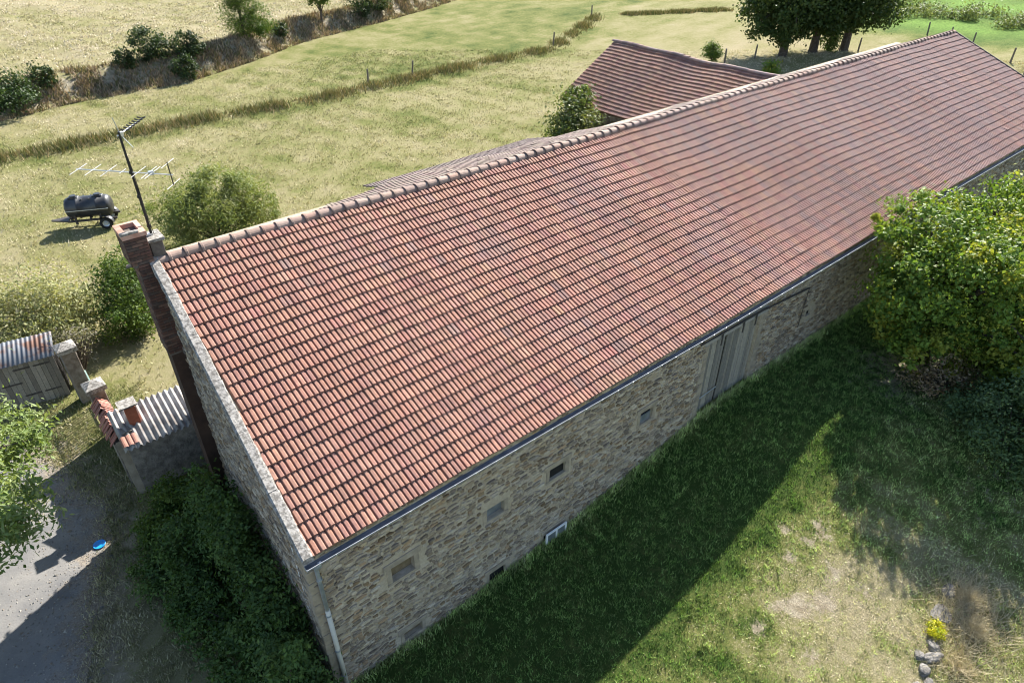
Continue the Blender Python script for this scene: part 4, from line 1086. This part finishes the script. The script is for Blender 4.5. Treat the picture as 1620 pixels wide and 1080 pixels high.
# ------------------------------------------------------------------ grass
def blades(name, x, y, h, w, cols, lean=.5, kind='stuff', label=None, cat=None):
    n_ = len(x)
    z = tz(x, y) - .01
    a = rng.uniform(0, 2 * np.pi, n_); dx, dy = np.cos(a), np.sin(a)
    la = rng.uniform(0, 2 * np.pi, n_); ll = rng.uniform(.1, 1, n_) * lean * h
    B1 = np.stack([x - dx * w, y - dy * w, z], -1); B2 = np.stack([x + dx * w, y + dy * w, z], -1)
    T = np.stack([x + np.cos(la) * ll, y + np.sin(la) * ll, z + h], -1)
    V = np.stack([B1, B2, T], 1).reshape(-1, 3)
    o = link(name, np_mesh(name, V, np.arange(n_ * 3).reshape(-1, 3), M_GRASS, np.repeat(cols, 3, 0)))
    return tag(o, label, cat, None, kind)
def clumped(n_, x0, x1, y0, y1, per=7, spread=.07):
    m = n_ // per
    cx_ = rng.uniform(x0, x1, m); cy_ = rng.uniform(y0, y1, m)
    return np.repeat(cx_, per) + rng.normal(size=m * per) * spread, np.repeat(cy_, per) + rng.normal(size=m * per) * spread
def grass_cols(x, y, extra=0.0, yard=False, per=1):
    d = np.clip(dry_and_shade(x, y) + rng.normal(size=len(x)) * .16 + extra, 0, 1)[:, None]
    g = np.array([.06, .12, .02]); m_ = np.array([.39, .36, .2]); s = np.array([.68, .6, .46])
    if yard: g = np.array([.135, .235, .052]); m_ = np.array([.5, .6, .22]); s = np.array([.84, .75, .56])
    c = np.where(d < .5, g + (m_ - g) * d * 2, m_ + (s - m_) * (d - .5) * 2)
    cl = np.sin(np.floor(x * 7) * 12.9898 + np.floor(y * 7) * 78.233) * 43758.5453
    cl = cl - np.floor(cl)
    return c * rng.uniform(.8, 1.2, (len(x), 1)) * (.5 + .95 * cl if yard else .7 + .55 * cl)[:, None]
# front yard
x, y = clumped(320000, -2, 26, -13, -.02, 12, .06)
keep = (dirtness(x, y) < .34 + rng.uniform(0, .5, len(x))) & ~((y > -.02))
x, y = x[keep], y[keep]
lush = 1 - dry_and_shade(x, y)
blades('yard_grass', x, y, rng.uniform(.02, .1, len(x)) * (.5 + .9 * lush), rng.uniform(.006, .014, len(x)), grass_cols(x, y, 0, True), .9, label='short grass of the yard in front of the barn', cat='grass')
x = rng.uniform(5, 16, 60000); y = rng.uniform(-10, -3.6, 60000)
k = dry_and_shade(x, y) + rng.normal(size=len(x)) * .15 > .42
x, y = x[k], y[k]
blades('dry_thatch', x, y, rng.uniform(.01, .04, len(x)), rng.uniform(.004, .009, len(x)), np.array([(.62, .53, .38), (.5, .42, .28), (.34, .27, .18), (.72, .63, .48)])[rng.integers(0, 4, len(x))], 4.0, label='flattened straw-coloured thatch on the dry part of the yard', cat='grass')
# taller weeds along the wall foot
x = rng.uniform(0, 24, 9000); y = -np.abs(rng.normal(size=9000)) * .14 - .02
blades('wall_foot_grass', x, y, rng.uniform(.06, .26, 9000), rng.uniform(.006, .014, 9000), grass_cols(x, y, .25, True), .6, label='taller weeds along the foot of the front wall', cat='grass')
# verge between lane and gable
x, y = clumped(50000, -4.6, -.3, -1, 15.5, 8, .09)
k = (x > np.interp(y, LB[:, 0], LB[:, 1]) - .05 + rng.normal(size=len(x)) * .15) & (wob(x, y, .7) > -.25)
x, y = x[k], y[k]
blades('verge_grass', x, y, rng.uniform(.04, .15, len(x)), rng.uniform(.007, .015, len(x)), grass_cols(x, y, -.25), .8, label='weedy green verge between lane and gable', cat='grass')
y = rng.uniform(-3, 15, 16000); x = np.interp(y, LB[:, 0], LB[:, 1]) + rng.normal(size=16000) * .22 + .05
k = wob(x, y, .35) + rng.normal(size=len(x)) * .25 > 0
x, y = x[k], y[k]
blades('lane_edge_weeds', x, y, rng.uniform(.04, .16, len(x)), rng.uniform(.008, .018, len(x)), grass_cols(x, y, -.2), 1.0, label='ragged weeds growing over the edge of the lane', cat='grass')
# meadow behind
x, y = clumped(380000, -12, 75, 10, 58, 8, .12)
k = (np.interp(x, HX[:, 0], HX[:, 1]) > y) & ~((x > -.3) & (x < 42.2) & (y < 9.8)) & (wob(x, y, 1.1) + rng.normal(size=len(x)) * .4 > -.1) & ((x - (-2.386)) * .636 + (y + 9.0) * .772 < 75)
x, y = x[k], y[k]
blades('meadow_grass', x, y, rng.uniform(.04, .17, len(x)), rng.uniform(.012, .035, len(x)), grass_cols(x, y, .02), 1.0, label='mown dry meadow grass behind the barn', cat='grass')
x, y = clumped(90000, -10, 60, 56, 110, 6, .2)
k = (np.interp(x, HX[:, 0], HX[:, 1]) + 2.4 < y) & (wob(x, y, 1.6) + rng.normal(size=len(x)) * .4 > -.2) & (x < (y - 40) * 1.3)
x, y = x[k], y[k]
blades('upper_field_grass', x, y, rng.uniform(.06, .2, len(x)), rng.uniform(.03, .07, len(x)), grass_cols(x, y, -.03) * np.array([.95, .92, 1.0]), 1.2, label='dry grass of the upper field above the bank', cat='grass')
# rough strip across the meadow
t = rng.uniform(-8, 66, 26000); yy_ = np.interp(t, STRIP[:, 0], STRIP[:, 1]); pat = wob(t, yy_, 1.6)
k = pat + rng.normal(size=len(t)) * .35 > -.04
t, yy_ = t[k], yy_[k]
x = t + rng.normal(size=len(t)) * .15; y = yy_ + rng.normal(size=len(t)) * .6
pal = np.array([(.3, .23, .12), (.22, .19, .09), (.12, .14, .05), (.36, .28, .16), (.09, .11, .04)])
gsel = np.clip(((wob(t, yy_, 2.4) + 1) * 2.5 + rng.normal(size=len(t)) * .7).astype(int), 0, 4)
blades('rough_grass', x, y, rng.uniform(.12, .6, len(x)) * (.6 + .5 * np.clip(pat[k] + .5, 0, 1.5)), rng.uniform(.02, .05, len(x)), pal[gsel] * rng.uniform(.7, 1.25, (len(x), 1)), .8, label='strip of tall rough dry grass across the meadow', cat='grass')
t = np.sort(rng.uniform(0, 1, 5000)); t = t[np.argsort(-wob(t * 13, t * 6, .7) + rng.normal(size=5000) * .3)][:2600].repeat(2)[:5000]; t = np.resize(t, 5000); x = 69 + 13 * t + rng.normal(size=5000) * .3; y = 55 - 6 * t + rng.normal(size=5000) * .5
blades('rough_grass', x, y, rng.uniform(.08, .5, 5000), rng.uniform(.03, .07, 5000), pal[rng.integers(1, 5, 5000)], .5, label='short far strip of rough grass beyond the fence corner', cat='grass')
# dry scrub on the bank
t = rng.uniform(-14, 75, 90000); yh = np.interp(t, HX[:, 0], HX[:, 1])
x = t; y = yh + rng.uniform(-.5, 3.4, len(t))
k = wob(x, y, 1.0) + rng.normal(size=len(x)) * .3 > -.05
x, y = x[k], y[k]
pal = np.array([(.3, .22, .15), (.2, .15, .1), (.4, .31, .21), (.14, .14, .06), (.1, .08, .05)])
blades('bank_grass', x, y, rng.uniform(.1, .45, len(x)) * (1 + 1.1 * np.clip(wob(x, y, .8), 0, 1)), rng.uniform(.03, .08, len(x)), pal[np.clip((wob(x, y, .6) * 2.2 + 2 + rng.normal(size=len(x)) * .9).astype(int), 0, 4)], .9, label='dry brown grass and bracken covering the earth bank', cat='grass')

# ------------------------------------------------------------------ rocks, dry tussocks, yellow flowers
def rock(loc, sx, sy, sz, rz, lab):
    import bmesh
    bm = bmesh.new(); bmesh.ops.create_icosphere(bm, subdivisions=3, radius=1)
    ph = [random.uniform(0, 6) for _ in range(6)]
    for v in bm.verts:
        p = v.co; d = 1 + .16 * math.sin(2.6 * p.x + ph[0]) * math.sin(2.9 * p.y + ph[1]) + .1 * math.sin(5 * p.z + ph[2] + 3 * p.x) + .05 * math.sin(9 * p.y + ph[3])
        q = p * d; m = max(abs(q.x), abs(q.y), abs(q.z)); q = q * (1 - .35 * (1 - .75 / max(m, .75)))
        v.co = (q.x * sx, q.y * sy, q.z * sz)
    me = bpy.data.meshes.new('rock'); bm.to_mesh(me); bm.free(); me.materials.append(M_ROCK)
    o = link('rock', me, None, (loc[0], loc[1], float(tz(loc[0], loc[1])) + sz * .1), (random.uniform(-.2, .2), random.uniform(-.2, .2), rz))
    tag(o, lab, 'rock', 'rocks along the yard edge')
rock((13.15, -7.9), .26, .17, .1, .4, 'grey rock farthest from the yellow flowers in dry grass')
rock((12.45, -8.05), .32, .24, .07, .2, 'flat pale rock between dry grass just above yellow flowers')
rock((11.45, -8.32), .2, .14, .12, .9, 'dark grey rock just below the yellow flowers')
rock((11.2, -8.45), .3, .13, .12, -.5, 'long light grey rock below the yellow flowers')
rock((10.75, -8.45), .18, .13, .1, .2, 'small dark rock nearest the bottom edge')
rock((10.5, -8.7), .22, .14, .06, .5, 'flat rock lying at the very bottom edge')
rock((10.2, -8.62), .24, .15, .1, 1.1, 'angular grey rock left of the flat rock at the bottom edge')
rock((11.0, -8.2), .16, .12, .09, .3, 'small rock on the left side of the rock row below flowers')
plant('yellow_flowers', 'clump of bright yellow flowers beside the rocks', 'flowers', gl_(11.85, -8.2), [((0, 0, .13), (.24, .2, .13))], 1600, .045, [(.5, .48, .02), (.42, .44, .02), (.56, .52, .03), (.2, .28, .03)], limbs=10, trunk_r=.03, crown='blossom', subs=30)
ang = rng.uniform(0, 6.28, 5000); rr = np.abs(rng.normal(size=5000)) * .55
bx = np.concatenate([13.3 + np.cos(ang[:2200]) * rr[:2200], 12.6 + np.cos(ang[2200:4000]) * rr[2200:4000], 11.4 + np.cos(ang[4000:]) * rr[4000:]])
by = np.concatenate([-8.35 + np.sin(ang[:2200]) * rr[:2200], -8.75 + np.sin(ang[2200:4000]) * rr[2200:4000], -8.95 + np.sin(ang[4000:]) * rr[4000:]])
blades('dry_tussock', bx, by, rng.uniform(.1, .4, 5000), rng.uniform(.004, .009, 5000), np.array([(.6, .52, .36), (.52, .44, .29), (.44, .38, .26)])[rng.integers(0, 3, 5000)], 1.4, label='long straw-coloured dry grass around the yard rocks', cat='grass')

# fence posts
for k_, (x, y, lab) in enumerate([(57.6, 31.5, 'fence post right of the small round bush'), (61.4, 30.7, 'fence post left of the big tree trunks'), (72.3, 25.8, 'leaning post at the foot of the leaning tree'), (86.3, 25.1, 'farthest post of the fence right of the barn'),
                                  (85.4, 22.3, 'second post of the fence right of the barn'), (83.2, 19.2, 'third post of the fence right of the barn'), (73.8, 12.5, 'fourth post of the fence nearer the far gable'), (65.1, 8.8, 'nearest post beside the far end of the barn roof'),
                                  (49.5, 47.1, 'post in the rough strip near its bend'), (64.6, 56.6, 'post at the far end of the rough strip'), (26.9, 46.0, 'post in the middle of the rough strip'), (31.4, 46.0, 'dark post in the rough strip right of the middle one')]):
    p = thing('fence_post', lab, 'post', gl_(x, y), random.uniform(0, 3), 'wooden fence posts in the meadow')
    le = Vector((random.uniform(-.08, .08), random.uniform(-.08, .08), 1.25))
    MB().tube([(0, 0, -.2), (0, 0, .3), le], [.09, .085, .075], 7).build('stake', M_POST, p)
    MB().tube([le - Vector((0, 0, .01)), le + Vector((0, 0, .05))], [.08, .05], 7).build('stake_top', M_POST, p)

# loose stones on the lane
n_ = 5200
gy_ = rng.uniform(-2, 15, n_); e_ = np.interp(gy_, LB[:, 0], LB[:, 1]); gx_ = e_ - np.abs(rng.normal(size=n_)) * 1.3 + rng.normal(size=n_) * .25 + .1
sz = rng.uniform(.008, .03, n_) * (1 + 1.2 * (rng.uniform(size=n_) < .06))
oc = np.array([(1, 0, 0), (-1, 0, 0), (0, 1, 0), (0, -1, 0), (0, 0, .7), (0, 0, -.7)], float)
of = np.array([(0, 2, 4), (2, 1, 4), (1, 3, 4), (3, 0, 4), (2, 0, 5), (1, 2, 5), (3, 1, 5), (0, 3, 5)])
V = np.stack([gx_, gy_, tz(gx_, gy_) + .022], -1)[:, None, :] + oc[None] * sz[:, None, None] * rng.uniform(.6, 1.3, (n_, 6, 1))
F_ = (of[None] + (np.arange(n_) * 6)[:, None, None]).reshape(-1, 3)
pc = np.array([(.22, .21, .19), (.15, .145, .135), (.3, .28, .25), (.2, .165, .13)])[rng.integers(0, 4, n_)]
tag(link('gravel', np_mesh('gravel', V.reshape(-1, 3), F_, M_STONE, np.repeat(pc, 6, 0))), 'loose gravel along the edge of the lane', 'gravel', kind='stuff')
